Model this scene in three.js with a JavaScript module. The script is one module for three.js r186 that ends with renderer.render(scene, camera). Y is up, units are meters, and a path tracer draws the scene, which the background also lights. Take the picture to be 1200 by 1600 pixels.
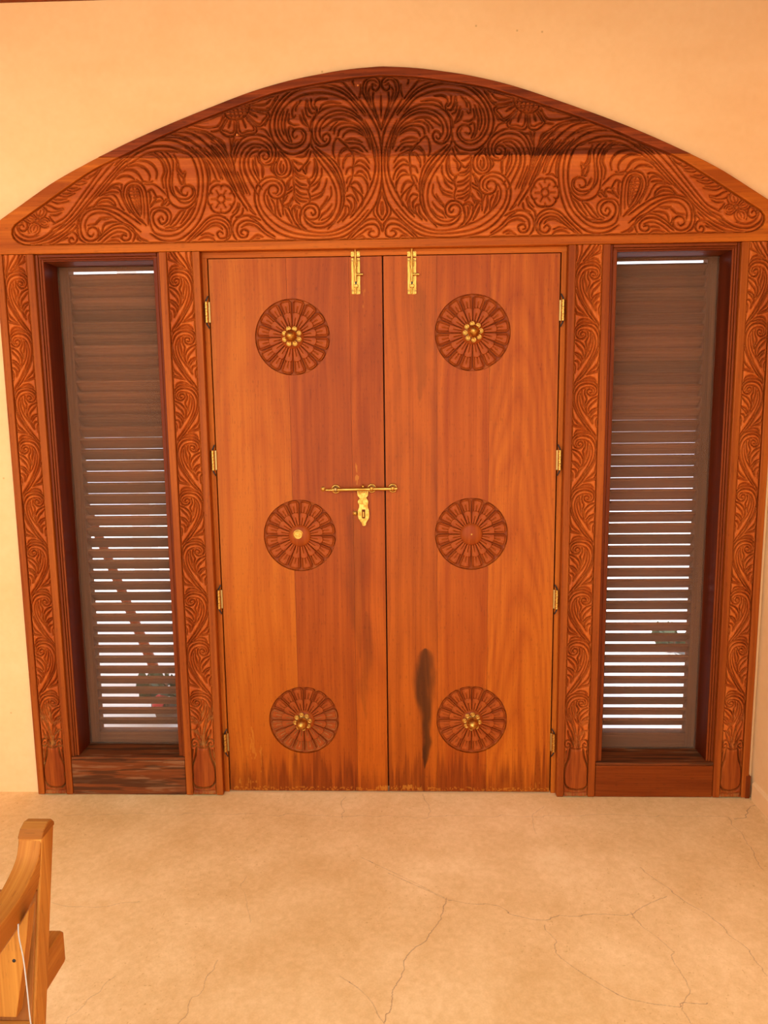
import * as THREE from 'three';
import { mergeGeometries, toCreasedNormals } from 'three/addons/utils/BufferGeometryUtils.js';
import { RoundedBoxGeometry } from 'three/addons/geometries/RoundedBoxGeometry.js';
import { Brush, Evaluator, SUBTRACTION } from 'three-bvh-csg';

// ---------------------------------------------------------------- camera, sky, sun, exposure
const scene = new THREE.Scene();
const renderer = new THREE.WebGLRenderer({ antialias: true });
renderer.toneMapping = THREE.LinearToneMapping;
renderer.toneMappingExposure = 1.5;
renderer.shadowMap.enabled = true;

const CAM = { x: 0.0857, y: 1.5607, z: 2.8554, pitch: -0.1449, yaw: 0.0321, roll: -0.0115, f: 1200 };
// direction of the ray through a point of the 1200 x 1600 frame (calibrated from the photograph's verticals and horizontals)
function ray(px, py) {
  const U = px - 600, V = 800 - py;
  let c = Math.cos(CAM.roll), s = Math.sin(CAM.roll);
  const u = c * U - s * V, v = s * U + c * V;
  const d = [u / CAM.f, v / CAM.f, -1];
  c = Math.cos(CAM.pitch); s = Math.sin(CAM.pitch);
  const y = c * d[1] - s * d[2], z = s * d[1] + c * d[2], x = d[0];
  c = Math.cos(CAM.yaw); s = Math.sin(CAM.yaw);
  return new THREE.Vector3(c * x + s * z, y, -s * x + c * z);
}
// where that ray meets the upright plane z: used to measure the carving and fittings in metres
function at(px, py, z = 0) {
  const d = ray(px, py), t = (z - CAM.z) / d.z;
  return [CAM.x + t * d.x, CAM.y + t * d.y];
}
const camera = new THREE.PerspectiveCamera(2 * Math.atan(800 / CAM.f) * 180 / Math.PI, 0.75, 0.05, 200);
{
  const f = ray(600, 800), r = ray(600 + CAM.f, 800).sub(f), u = ray(600, 800 - CAM.f).sub(f);
  camera.position.set(CAM.x, CAM.y, CAM.z);
  camera.quaternion.setFromRotationMatrix(new THREE.Matrix4().makeBasis(r.normalize(), u.normalize(), f.clone().negate().normalize()));
}
{ // hazy tropical sky
  const w = 256, h = 128, data = new Float32Array(w * h * 4);
  for (let j = 0; j < h; j++) for (let i = 0; i < w; i++) {
    const el = (j + 0.5) / h - 0.5, k = Math.pow(Math.max(0, el * 2), 0.55), o = (j * w + i) * 4;   // row 0 is straight down
    data[o] = 1.25 - 0.62 * k; data[o + 1] = 1.25 - 0.42 * k; data[o + 2] = 1.25 - 0.12 * k; data[o + 3] = 1;
  }
  const t = new THREE.DataTexture(data, w, h, THREE.RGBAFormat, THREE.FloatType);
  t.mapping = THREE.EquirectangularReflectionMapping; t.magFilter = THREE.LinearFilter; t.minFilter = THREE.LinearFilter; t.needsUpdate = true;
  scene.background = t; scene.backgroundIntensity = 2.0;
}
const sun = new THREE.DirectionalLight(new THREE.Color().setRGB(1.0, 0.93, 0.82), 5.0);
sun.position.set(-7, 15.0, -7.5); sun.target.position.set(0, 0, 1.5);
sun.castShadow = true; sun.shadow.mapSize.set(2048, 2048); sun.shadow.radius = 1;
Object.assign(sun.shadow.camera, { left: -12, right: 12, top: 12, bottom: -12, near: 1, far: 45 });
scene.add(sun, sun.target);

// ---------------------------------------------------------------- helpers
function rng(seed) { let a = seed >>> 0; return () => { a = (a + 0x6D2B79F5) >>> 0; let t = Math.imul(a ^ (a >>> 15), 1 | a); t = (t + Math.imul(t ^ (t >>> 7), 61 | t)) ^ t; return ((t ^ (t >>> 14)) >>> 0) / 4294967296; }; }
const R = rng(7);
function hash(x, y, s) { let h = Math.imul(x | 0, 374761393) + Math.imul(y | 0, 668265263) + Math.imul(s | 0, 974634541); h = Math.imul(h ^ (h >>> 13), 1274126177); return ((h ^ (h >>> 16)) >>> 0) / 4294967296; }
// value noise that repeats every px by py cells (0: no repeat)
function vnoise(x, y, s, px = 0, py = 0) {
  let xi = Math.floor(x), yi = Math.floor(y); const fx = x - xi, fy = y - yi;
  const u = fx * fx * (3 - 2 * fx), v = fy * fy * (3 - 2 * fy);
  let x1 = xi + 1, y1 = yi + 1;
  if (px) { xi = ((xi % px) + px) % px; x1 = ((x1 % px) + px) % px; }
  if (py) { yi = ((yi % py) + py) % py; y1 = ((y1 % py) + py) % py; }
  const a = hash(xi, yi, s), b = hash(x1, yi, s), c = hash(xi, y1, s), d = hash(x1, y1, s);
  return a + (b - a) * u + (c - a) * v + (a - b - c + d) * u * v;
}
function fbm(x, y, s, px = 0, py = 0, oct = 4) {
  let v = 0, a = 0.5, t = 0;
  for (let o = 0; o < oct; o++) { v += a * vnoise(x, y, s + o * 17, px, py); t += a; x *= 2; y *= 2; px *= 2; py *= 2; a *= 0.5; }
  return v / t;
}
const clamp = (x, a, b) => Math.min(b, Math.max(a, x));
const sstep = (a, b, x) => { const t = clamp((x - a) / (b - a), 0, 1); return t * t * (3 - 2 * t); };
const mix = (a, b, t) => a + (b - a) * t;
function texture(w, h, fn, srgb = true) {          // fn(x 0..1, y 0..1 upwards) -> [r, g, b] 0..255
  const data = new Uint8Array(w * h * 4);
  for (let j = 0; j < h; j++) for (let i = 0; i < w; i++) {
    const c = fn((i + 0.5) / w, (j + 0.5) / h), o = (j * w + i) * 4;
    data[o] = clamp(c[0], 0, 255); data[o + 1] = clamp(c[1], 0, 255); data[o + 2] = clamp(c[2], 0, 255); data[o + 3] = 255;
  }
  const t = new THREE.DataTexture(data, w, h, THREE.RGBAFormat);
  t.wrapS = t.wrapT = THREE.RepeatWrapping; t.magFilter = THREE.LinearFilter; t.minFilter = THREE.LinearMipmapLinearFilter; t.generateMipmaps = true;
  if (srgb) t.colorSpace = THREE.SRGBColorSpace;
  t.needsUpdate = true;
  return t;
}
const names = new Map();
function numbered(n) { const k = names.get(n) || 0; names.set(n, k + 1); return k ? n + '_' + String(k).padStart(3, '0') : n; }
function tag(o, label, category, group, kind) {
  if (label) o.userData.label = label;
  if (category) o.userData.category = category;
  if (group) o.userData.group = group;
  if (kind) o.userData.kind = kind;
  return o;
}
function thing(name, label, category, pos = [0, 0, 0], kind, group) {
  const g = new THREE.Group(); g.name = numbered(name); g.position.set(...pos); scene.add(g);
  return tag(g, label, category, group, kind);
}
function setting(name, pos = [0, 0, 0]) { const g = new THREE.Group(); g.name = name; g.position.set(...pos); g.userData.kind = 'structure'; scene.add(g); return g; }
function part(name, geo, mat, parent, label) {
  const m = new THREE.Mesh(geo, mat); m.name = parent ? name : numbered(name);
  if (parent) {
    const same = parent.children.filter(c => c.name === name || c.name.startsWith(name + '_0') || c.name.startsWith(name + '_1') || c.name.startsWith(name + '_2')).length;
    if (same) m.name = name + '_' + String(same).padStart(3, '0');
  }
  (parent || scene).add(m);
  if (label) m.userData.label = label;
  return m;
}
function sub(name, parent, pos = [0, 0, 0]) { const g = new THREE.Group(); const same = parent.children.filter(c => c.name.replace(/_\d+$/, '') === name).length; g.name = same ? name + '_' + String(same).padStart(3, '0') : name; g.position.set(...pos); parent.add(g); return g; }
// wood uv: the grain runs along the axis; one tile is 0.6 m across the grain and 2.4 m along it
function wood(geo, axis = 'y', ou = R() * 3, ov = R() * 3) {
  let g = geo.index ? geo.toNonIndexed() : geo;
  const p = g.attributes.position, n = p.count, uv = new Float32Array(n * 2);
  if (!g.attributes.normal) g.computeVertexNormals();
  const N = g.attributes.normal;
  for (let i = 0; i < n; i++) {
    const P = [p.getX(i), p.getY(i), p.getZ(i)], ax = 'xyz'.indexOf(axis);
    const a = [Math.abs(N.getX(i)), Math.abs(N.getY(i)), Math.abs(N.getZ(i))];
    const o = [0, 1, 2].filter(k => k !== ax);
    const acr = a[o[0]] > a[o[1]] ? P[o[1]] : P[o[0]];
    uv[2 * i] = acr / 0.6 + ou; uv[2 * i + 1] = P[ax] / 2.4 + ov;
  }
  g.setAttribute('uv', new THREE.BufferAttribute(uv, 2));
  return g;
}
function box(x0, x1, y0, y1, z0, z1, r = 0.002) {
  const w = x1 - x0, h = y1 - y0, d = z1 - z0;
  const g = r > 0 ? new RoundedBoxGeometry(w, h, d, 2, Math.min(r, w / 2.1, h / 2.1, d / 2.1)) : new THREE.BoxGeometry(w, h, d);
  return g.translate((x0 + x1) / 2, (y0 + y1) / 2, (z0 + z1) / 2);
}
function catmull(pts, step) {
  const c = new THREE.CatmullRomCurve3(pts.map(p => new THREE.Vector3(p[0], p[1], p[2] || 0)), false, 'centripetal');
  return c.getSpacedPoints(Math.max(3, Math.ceil(c.getLength() / step)));
}

// ---------------------------------------------------------------- materials
// colours are measured on the photograph; K takes its warm daylight back out of them
const K = [1.0, 1.0, 1.0];
function woodTexture(seed, light, dark, pore, streak = 1) {
  const A = light, B = dark;
  return texture(1024, 1024, (x, y) => {
    const wv = (fbm(x * 3, y * 4, seed + 5, 3, 4, 3) - 0.5) * 0.03;
    const u = x + wv;
    let s = fbm(u * 26, y * 3, seed, 26, 3, 4) * 0.75 + fbm(u * 150, y * 10, seed + 31, 150, 10, 2) * 0.4 - 0.08;
    const band = fbm(u * 6, y * 2, seed + 77, 6, 2, 2);
    s = clamp((s - 0.5) * 1.9 * streak + 0.5 + (band - 0.5) * 0.9, 0, 1);
    const p = vnoise(u * 420, y * 90, seed + 3, 420, 90) > 0.86 ? pore : 0;
    const r = mix(B[0], A[0], s), g = mix(B[1], A[1], s), b = mix(B[2], A[2], s);
    return [r * (1 - p), g * (1 - p), b * (1 - p)];
  });
}
const TX = {
  frame: woodTexture(11, [206, 112, 52], [164, 78, 32], 0.12),
  carve: woodTexture(23, [200, 106, 50], [168, 80, 36], 0.08),
  dark: woodTexture(41, [148, 76, 40], [112, 50, 22], 0.14),
  upper: woodTexture(97, [158, 70, 22], [104, 42, 10], 0.2, 1.25),
  slat: woodTexture(57, [150, 100, 72], [116, 74, 52], 0.14),
  pale: woodTexture(71, [226, 152, 74], [188, 112, 46], 0.1),
};
function woodMat(map, o = {}) { return new THREE.MeshPhysicalMaterial({ map, roughness: 0.5, specularIntensity: 0.2, ...o }); }
const tint = (r, g, b) => new THREE.Color().setRGB(r, g, b);
const brassTex = texture(256, 256, (x, y) => { const s = clamp((fbm(x * 9, y * 9, 1601, 9, 9, 4) - 0.5) * 2.2 + 0.62, 0, 1), p = vnoise(x * 70, y * 70, 1607, 70, 70) > 0.9 ? 0.72 : 1; return [mix(176, 226, s) * p, mix(124, 174, s) * p, mix(48, 84, s) * p]; });
brassTex.repeat.set(1, 1);
const M = {
  frame: woodMat(TX.frame, { color: tint(0.86, 0.76, 0.22) }), strip: woodMat(TX.frame, { color: tint(0.62, 0.52, 0.22) }),
  carve: woodMat(TX.carve, { vertexColors: true, color: tint(0.95, 0.82, 0.42), roughness: 0.48 }),
  frameUpper: woodMat(TX.upper, { color: tint(0.95, 0.9, 0.9) }), carveUpper: woodMat(TX.upper, { vertexColors: true, roughness: 0.48 }),
  jamb: woodMat(TX.dark, { color: tint(0.85, 0.66, 0.3), roughness: 0.42 }), slat: woodMat(TX.slat, { color: tint(0.86, 0.68, 0.46), roughness: 0.7 }), slats: [[1.0, 0.76, 0.5], [0.8, 0.66, 0.46], [0.9, 0.66, 0.42], [0.72, 0.56, 0.4], [1.05, 0.84, 0.6]].map(c => woodMat(TX.slat, { color: tint(...c), roughness: 0.65 })),
  pale: woodMat(TX.pale, { color: tint(0.74, 0.68, 0.44), roughness: 0.55 }), paleEnd: woodMat(TX.pale, { color: tint(0.52, 0.44, 0.28), roughness: 0.65 }),
  brass: new THREE.MeshStandardMaterial({ color: tint(1.0, 0.98, 0.92), map: brassTex, metalness: 1, roughness: 0.42 }),
  brassOld: new THREE.MeshStandardMaterial({ color: tint(0.46, 0.28, 0.08), metalness: 1, roughness: 0.45 }),
  iron: new THREE.MeshStandardMaterial({ color: tint(0.03, 0.025, 0.02), metalness: 0.6, roughness: 0.5 }),
};
const plasterTex = texture(1024, 1024, (x, y) => {
  const m = fbm(x * 5, y * 5, 301, 5, 5, 5), t = fbm(x * 14, y * 40, 305, 14, 40, 3), f = fbm(x * 120, y * 120, 311, 120, 120, 2);
  const k = (m - 0.5) * 16 + (t - 0.5) * 7 + (f - 0.5) * 5;
  let d = 0; if (hash(Math.floor(x * 340), Math.floor(y * 340), 9) > 0.99985) d = 30;
  return [240 + k * 0.6 - d, 188 + k - d, 121 + k * 1.1 - d];
});
const plasterBump = texture(1024, 1024, (x, y) => { const m = fbm(x * 10, y * 10, 401, 10, 10, 4), t = fbm(x * 18, y * 60, 405, 18, 60, 3); const v = 255 * (0.6 * m + 0.4 * t); return [v, v, v]; }, false);
M.plaster = new THREE.MeshStandardMaterial({ map: plasterTex, bumpMap: plasterBump, bumpScale: 0.002, roughness: 0.95 });
function planar(geo, axes, size) {
  const g = geo, p = g.attributes.position, uv = new Float32Array(p.count * 2), G = { x: i => p.getX(i), y: i => p.getY(i), z: i => p.getZ(i) };
  for (let i = 0; i < p.count; i++) { uv[2 * i] = G[axes[0]](i) / size; uv[2 * i + 1] = G[axes[1]](i) / size; }
  g.setAttribute('uv', new THREE.BufferAttribute(uv, 2)); return g;
}

M.paleShade = woodMat(TX.pale, { color: new THREE.Color().setRGB(0.55, 0.47, 0.4), roughness: 0.6 });  // darker copy of pale, with the shade under the armrest in its colour
// ---------------------------------------------------------------- the room
const ZW = -0.025, XR = 1.424, XL = -3.5, HC = 2.952, ZB = 3.3, ZC = 1.9, TH = 0.24;
// arch: half profiles measured on the photograph, heights by distance from the centre
const OUT = [[0, 2.706], [0.11, 2.699], [0.21, 2.686], [0.32, 2.667], [0.45, 2.635], [0.6, 2.586], [0.78, 2.522], [0.9, 2.475], [1.05, 2.409], [1.18, 2.345], [1.3, 2.272], [1.405, 2.207]];
const INN = [[0, 2.678], [0.11, 2.671], [0.21, 2.658], [0.32, 2.64], [0.4, 2.622], [0.6, 2.558], [0.78, 2.494], [0.9, 2.442], [1.03, 2.388], [1.13, 2.33], [1.25, 2.255], [1.31, 2.218]];
function profile(tab) { const c = catmull(tab.map(p => [p[0], p[1]]), 0.01); return x => { x = Math.abs(x); for (let i = 1; i < c.length; i++) if (c[i].x >= x) { const t = (x - c[i - 1].x) / (c[i].x - c[i - 1].x || 1); return mix(c[i - 1].y, c[i].y, t); } return c[c.length - 1].y; }; }
const outer = profile(OUT), inner = profile(INN);
const joint = x => 2.4125 - 0.0146 * x;       // where the dark upper board of the arch meets the lower one
{
  const s = new THREE.Shape(); s.moveTo(XL, 0); s.lineTo(XR + TH, 0); s.lineTo(XR + TH, HC + 0.3); s.lineTo(XL, HC + 0.3); s.closePath();
  const h = new THREE.Path(); h.moveTo(-1.39, 0.0001); h.lineTo(-1.39, 2.2);
  for (let i = -60; i <= 60; i++) { const x = i / 60 * 1.39; h.lineTo(x, outer(x) - 0.012); }
  h.lineTo(1.39, 0.0001); h.closePath(); s.holes.push(h);
  const g = new THREE.ExtrudeGeometry(s, { depth: TH, bevelEnabled: false, curveSegments: 4 }); g.translate(0, 0, ZW - TH);
  const w = part('wall_front', planar(g, 'xy', 2.1), M.plaster); tag(w, 'cream plastered wall around the carved door frame', 'wall', null, 'structure');
}
const floorTex = texture(2048, 2048, (x, y) => {
  const X = x * 3, Y = y * 3;
  const m = fbm(X * 1.7, Y * 1.7, 501, 0, 0, 5), b = fbm(X * 7, Y * 7, 507, 0, 0, 4), f = fbm(X * 70, Y * 70, 511, 0, 0, 2), g = vnoise(X * 330, Y * 330, 517);
  let k = (m - 0.5) * 42 + (b - 0.5) * 26 + (f - 0.5) * 16 + (g - 0.5) * 9;
  const pt = fbm(X * 3, Y * 3, 531, 0, 0, 3);
  if (vnoise(X * 210, Y * 210, 521) > 0.93 && pt > 0.52) k -= 26;
  return [240 + k * 0.8, 194 + k, 124 + k * 1.1];
});
function paintLine(tex, size, ox, oy, pts, w, dark, seed) {   // hairline crack, metres
  const rr = rng(seed), W = tex.image.width, H = tex.image.height, d = tex.image.data, c = catmull(pts, 0.0012);
  let j = 0, jv = 0;
  for (const p of c) {
    jv += (rr() - 0.5) * 0.0006; jv *= 0.93; j = j * 0.985 + jv;
    const i = Math.floor((p.x + j - ox) / size * W), k = Math.floor((p.y + j * 0.7 - oy) / size * H), a = dark * (0.45 + 0.55 * vnoise(p.x * 30, p.y * 30, seed));
    for (let q = 0; q < w; q++) { const o = ((((k + (q >> 1)) % H + H) % H) * W + (((i + (q & 1)) % W + W) % W)) * 4; d[o] *= 1 - a * 0.8; d[o + 1] *= 1 - a; d[o + 2] *= 1 - a; }
  }
}
function floorAt(px, py) { const d = ray(px, py), t = -CAM.y / d.y; return [CAM.x + t * d.x, CAM.z + t * d.z]; }
const FX = -1.6, FZ = -0.4;
{
  const crack = (l, dark, s) => paintLine(floorTex, 3, FX, FZ, l.map(p => floorAt(...p)), 2, dark, s);
  crack([[100, 1274], [350, 1273], [620, 1275], [900, 1275], [1138, 1277]], 0.1, 1);
  crack([[1138, 1277], [1150, 1296], [1165, 1318], [1200, 1362]], 0.16, 2);
  crack([[1179, 1258], [1165, 1268], [1138, 1277]], 0.3, 3);
  crack([[606, 1364], [660, 1388], [695, 1403], [760, 1408], [790, 1425], [840, 1433], [930, 1430], [985, 1425], [1040, 1400]], 0.17, 4);
  crack([[697, 1403], [685, 1440], [665, 1480], [640, 1503], [628, 1540], [612, 1570], [604, 1600]], 0.24, 5);
  crack([[850, 1445], [875, 1490], [890, 1505], [930, 1533], [975, 1558], [1050, 1567], [1100, 1565]], 0.17, 6);
  crack([[985, 1425], [1030, 1475], [1050, 1520], [1060, 1565], [1075, 1600]], 0.15, 7);
  crack([[1000, 1355], [1060, 1398], [1120, 1440], [1170, 1490], [1200, 1525]], 0.15, 8);
  crack([[340, 1500], [320, 1525], [290, 1560], [270, 1600]], 0.16, 9);
  crack([[530, 1525], [570, 1552], [590, 1585], [600, 1600]], 0.13, 10);
  crack([[80, 1410], [110, 1417], [150, 1417], [220, 1410]], 0.1, 11);
  crack([[565, 1340], [640, 1375], [695, 1403]], 0.12, 12);
  crack([[385, 1370], [390, 1400], [388, 1440]], 0.08, 13);
  crack([[850, 1260], [835, 1280], [830, 1300]], 0.1, 14);
  crack([[540, 1245], [538, 1262], [536, 1280]], 0.14, 15);
  crack([[180, 1525], [140, 1560], [100, 1600]], 0.1, 16);
  crack([[660, 1240], [672, 1260], [675, 1278]], 0.12, 17);
}
M.floor = new THREE.MeshStandardMaterial({ map: floorTex, roughness: 0.72, bumpMap: plasterBump, bumpScale: 0.0003 });
{
  const g = new THREE.BoxGeometry(XR + TH - XL, 0.2, ZB + 0.4); g.translate((XR + TH + XL) / 2, -0.1, ZB / 2 - 0.2 - 0.03);
  const p = g.attributes.position, uv = new Float32Array(p.count * 2);
  for (let i = 0; i < p.count; i++) { uv[2 * i] = (p.getX(i) - FX) / 3; uv[2 * i + 1] = (p.getZ(i) - FZ) / 3; }
  g.setAttribute('uv', new THREE.BufferAttribute(uv, 2));
  tag(part('floor', g, M.floor), 'sand coloured polished cement floor with hairline cracks', 'floor', null, 'structure');
}
tag(part('wall_right', planar(box(XR, XR + TH, 0, HC + 0.3, ZW, ZB, 0), 'zy', 2.1), M.plaster), 'plain plastered side wall meeting the door frame', 'wall', null, 'structure');
tag(part('wall_left', planar(box(XL - TH, XL, 0, HC + 0.3, ZW - TH, ZB, 0), 'zy', 2.1), M.plaster), 'plain plastered side wall on the bench side', 'wall', null, 'structure');
{ // low plaster skirting along the right wall, chamfered top
  const s = new THREE.Shape([[0, 0], [0, 0.078], [-0.006, 0.073], [-0.010, 0.066], [-0.010, 0]].map(p => new THREE.Vector2(...p)));
  const g = new THREE.ExtrudeGeometry(s, { depth: ZB - 0.02, bevelEnabled: false }); g.translate(XR, 0, 0.012);
  tag(part('baseboard_right', planar(g, 'zy', 2.1), M.plaster), 'low plaster skirting along the foot of the side wall', 'skirting', null, 'structure');
}
tag(part('ceiling', wood(box(XL - TH, XR + TH, HC + 0.05, HC + 0.3, ZW - 0.02, ZC, 0), 'x'), M.jamb), 'dark timber ceiling above the plastered wall', 'ceiling', null, 'structure');
tag(part('trim_1', wood(box(XL, XR, HC, HC + 0.05, ZW, ZW + 0.09, 0.003), 'x'), M.jamb), 'dark timber wall plate just under the ceiling', 'beam', null, 'structure');

// ---------------------------------------------------------------- carving: gouge cuts on a height field
class Field {
  constructor(x0, y0, x1, y1, cell) {
    this.x0 = x0; this.y0 = y0; this.c = cell; this.nx = Math.ceil((x1 - x0) / cell) + 1; this.ny = Math.ceil((y1 - y0) / cell) + 1;
    const n = this.nx * this.ny; this.G = new Float32Array(n); this.D = new Float32Array(n).fill(1); this.seeds = [];
  }
  cut(pts, width, depth, taper = 1) {                // metres; taper 0 even width, 1 pointed at both ends
    const c = catmull(pts, 0.0011), n = c.length, { x0, y0, nx, ny, G, D } = this, cell = this.c;
    for (let k = 0; k < n; k++) {
      const t = k / (n - 1), e = taper ? mix(0.42, 1, Math.pow(Math.sin(Math.PI * clamp(t, 0.02, 0.98)), 0.75)) : clamp(Math.min(t, 1 - t) * 12 + 0.45, 0, 1);
      const hw = width * e / 2, dp = depth * (0.35 + 0.65 * e), px = c[k].x, py = c[k].y, rad = Math.max(hw, 0.011);
      const i0 = Math.max(0, Math.ceil((px - rad - x0) / cell)), i1 = Math.min(nx - 1, Math.floor((px + rad - x0) / cell));
      const j0 = Math.max(0, Math.ceil((py - rad - y0) / cell)), j1 = Math.min(ny - 1, Math.floor((py + rad - y0) / cell));
      for (let j = j0; j <= j1; j++) for (let i = i0; i <= i1; i++) {
        const d = Math.hypot(x0 + i * cell - px, y0 + j * cell - py), o = j * nx + i;
        if (d < hw) { const v = dp * (1 - Math.pow(d / hw, 1.25)); if (v > G[o]) G[o] = v; }
        const dd = Math.max(0, d - hw * 0.55); if (dd < D[o]) D[o] = dd;
      }
    }
  }
  seed(name, p, label) { this.seeds.push([name, p, label]); }
  // each cell goes to the seed it reaches most easily without crossing a cut
  partition(inside) {
    const { nx, ny, G, c } = this, n = nx * ny, L = new Int16Array(n).fill(-1), B = [];
    const push = (o, d, l) => { const b = Math.floor(d * 8); (B[b] || (B[b] = [])).push(o, l, d); };
    this.seeds.forEach(([, pts], l) => { for (const p of pts) { const i = Math.round((p[0] - this.x0) / c), j = Math.round((p[1] - this.y0) / c); if (i >= 0 && j >= 0 && i < nx && j < ny) push(j * nx + i, 0, l); } });
    for (let b = 0; b < B.length; b++) { const q = B[b]; if (!q) continue; for (let k = 0; k < q.length; k += 3) {
      const o = q[k], l = q[k + 1], d = q[k + 2]; if (L[o] >= 0) continue; L[o] = l;
      const i = o % nx, j = (o / nx) | 0;
      for (const [di, dj] of [[1, 0], [-1, 0], [0, 1], [0, -1]]) { const a = i + di, e = j + dj; if (a < 0 || e < 0 || a >= nx || e >= ny) continue; const m = e * nx + a; if (L[m] < 0 && inside[m]) push(m, d + 1 + Math.min(60, G[m] * 16000), l); }
    } B[b] = null; }
    return L;
  }
  // one geometry per seed
  pieces(inside, height, color, grain, ou, ov, boardOf = () => 0) {
    const { nx, ny, x0, y0, c } = this, L = this.partition(inside), H = new Float32Array(nx * ny);
    for (let j = 0; j < ny; j++) for (let i = 0; i < nx; i++) H[j * nx + i] = height(i, j, j * nx + i);
    const S = this.seeds.length, lists = Array.from({ length: 2 * S }, () => ({ idx: new Map(), p: [], n: [], u: [], c: [], t: [] }));
    const vert = (l, i, j) => {
      const o = j * nx + i; let v = l.idx.get(o); if (v !== undefined) return v;
      v = l.p.length / 3; l.idx.set(o, v); const x = x0 + i * c, y = y0 + j * c;
      l.p.push(x, y, H[o]);
      const gx = (H[j * nx + Math.min(nx - 1, i + 1)] - H[j * nx + Math.max(0, i - 1)]) / (2 * c), gy = (H[Math.min(ny - 1, j + 1) * nx + i] - H[Math.max(0, j - 1) * nx + i]) / (2 * c), s = 1 / Math.hypot(gx, gy, 1);
      l.n.push(-gx * s, -gy * s, s);
      if (grain === 'x') l.u.push(y / 0.6 + ou, x / 2.4 + ov); else l.u.push(x / 0.6 + ou, y / 2.4 + ov);
      const k = color(x, y, o); l.c.push(k[0], k[1], k[2]);
      return v;
    };
    for (let j = 0; j < ny - 1; j++) for (let i = 0; i < nx - 1; i++) {
      const o = j * nx + i; if (!(inside[o] && inside[o + 1] && inside[o + nx] && inside[o + nx + 1])) continue;
      const l = lists[Math.max(0, L[o]) + S * boardOf(x0 + (i + 0.5) * c, y0 + (j + 0.5) * c)], a = vert(l, i, j), b = vert(l, i + 1, j), d = vert(l, i, j + 1), e = vert(l, i + 1, j + 1);
      if (Math.abs(H[o] - H[o + nx + 1]) < Math.abs(H[o + 1] - H[o + nx])) l.t.push(a, b, e, a, e, d); else l.t.push(a, b, d, b, e, d);
    }
    return lists.map((l, k) => {
      if (!l.t.length) return null;
      const g = new THREE.BufferGeometry();
      g.setAttribute('position', new THREE.Float32BufferAttribute(l.p, 3)); g.setAttribute('normal', new THREE.Float32BufferAttribute(l.n, 3));
      g.setAttribute('uv', new THREE.Float32BufferAttribute(l.u, 2)); g.setAttribute('color', new THREE.Float32BufferAttribute(l.c, 3)); g.setIndex(l.t);
      return [this.seeds[k % S][0], g, this.seeds[k % S][2], k < S ? 0 : 1];
    }).filter(Boolean);
  }
}
function mirrored(g, flow) {          // across x = 0; flow keeps the grain running on through the middle
  const m = g.clone(), p = m.attributes.position, w = m.attributes.uv, n = m.attributes.normal, t = Array.from(m.index.array);
  for (let i = 0; i < p.count; i++) { p.setX(i, -p.getX(i)); n.setX(i, -n.getX(i)); }
  for (let i = 0; i < t.length; i += 3) { const q = t[i]; t[i] = t[i + 1]; t[i + 1] = q; }
  if (flow) for (let i = 0; i < w.count; i++) w.setY(i, flow - w.getY(i));
  m.setIndex(t); return m;
}
// cuts are noted as points in an enlarged view (origin ox, oy, scale s) of the photograph and measured onto the board's plane
const pairs = a => { const o = []; for (let i = 0; i < a.length; i += 2) o.push([a[i], a[i + 1]]); return o; };
let view = null;
const V = (ox, oy, s, z = -0.006) => { view = p => at(ox + p[0] / s, oy + p[1] / s, z); };

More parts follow.
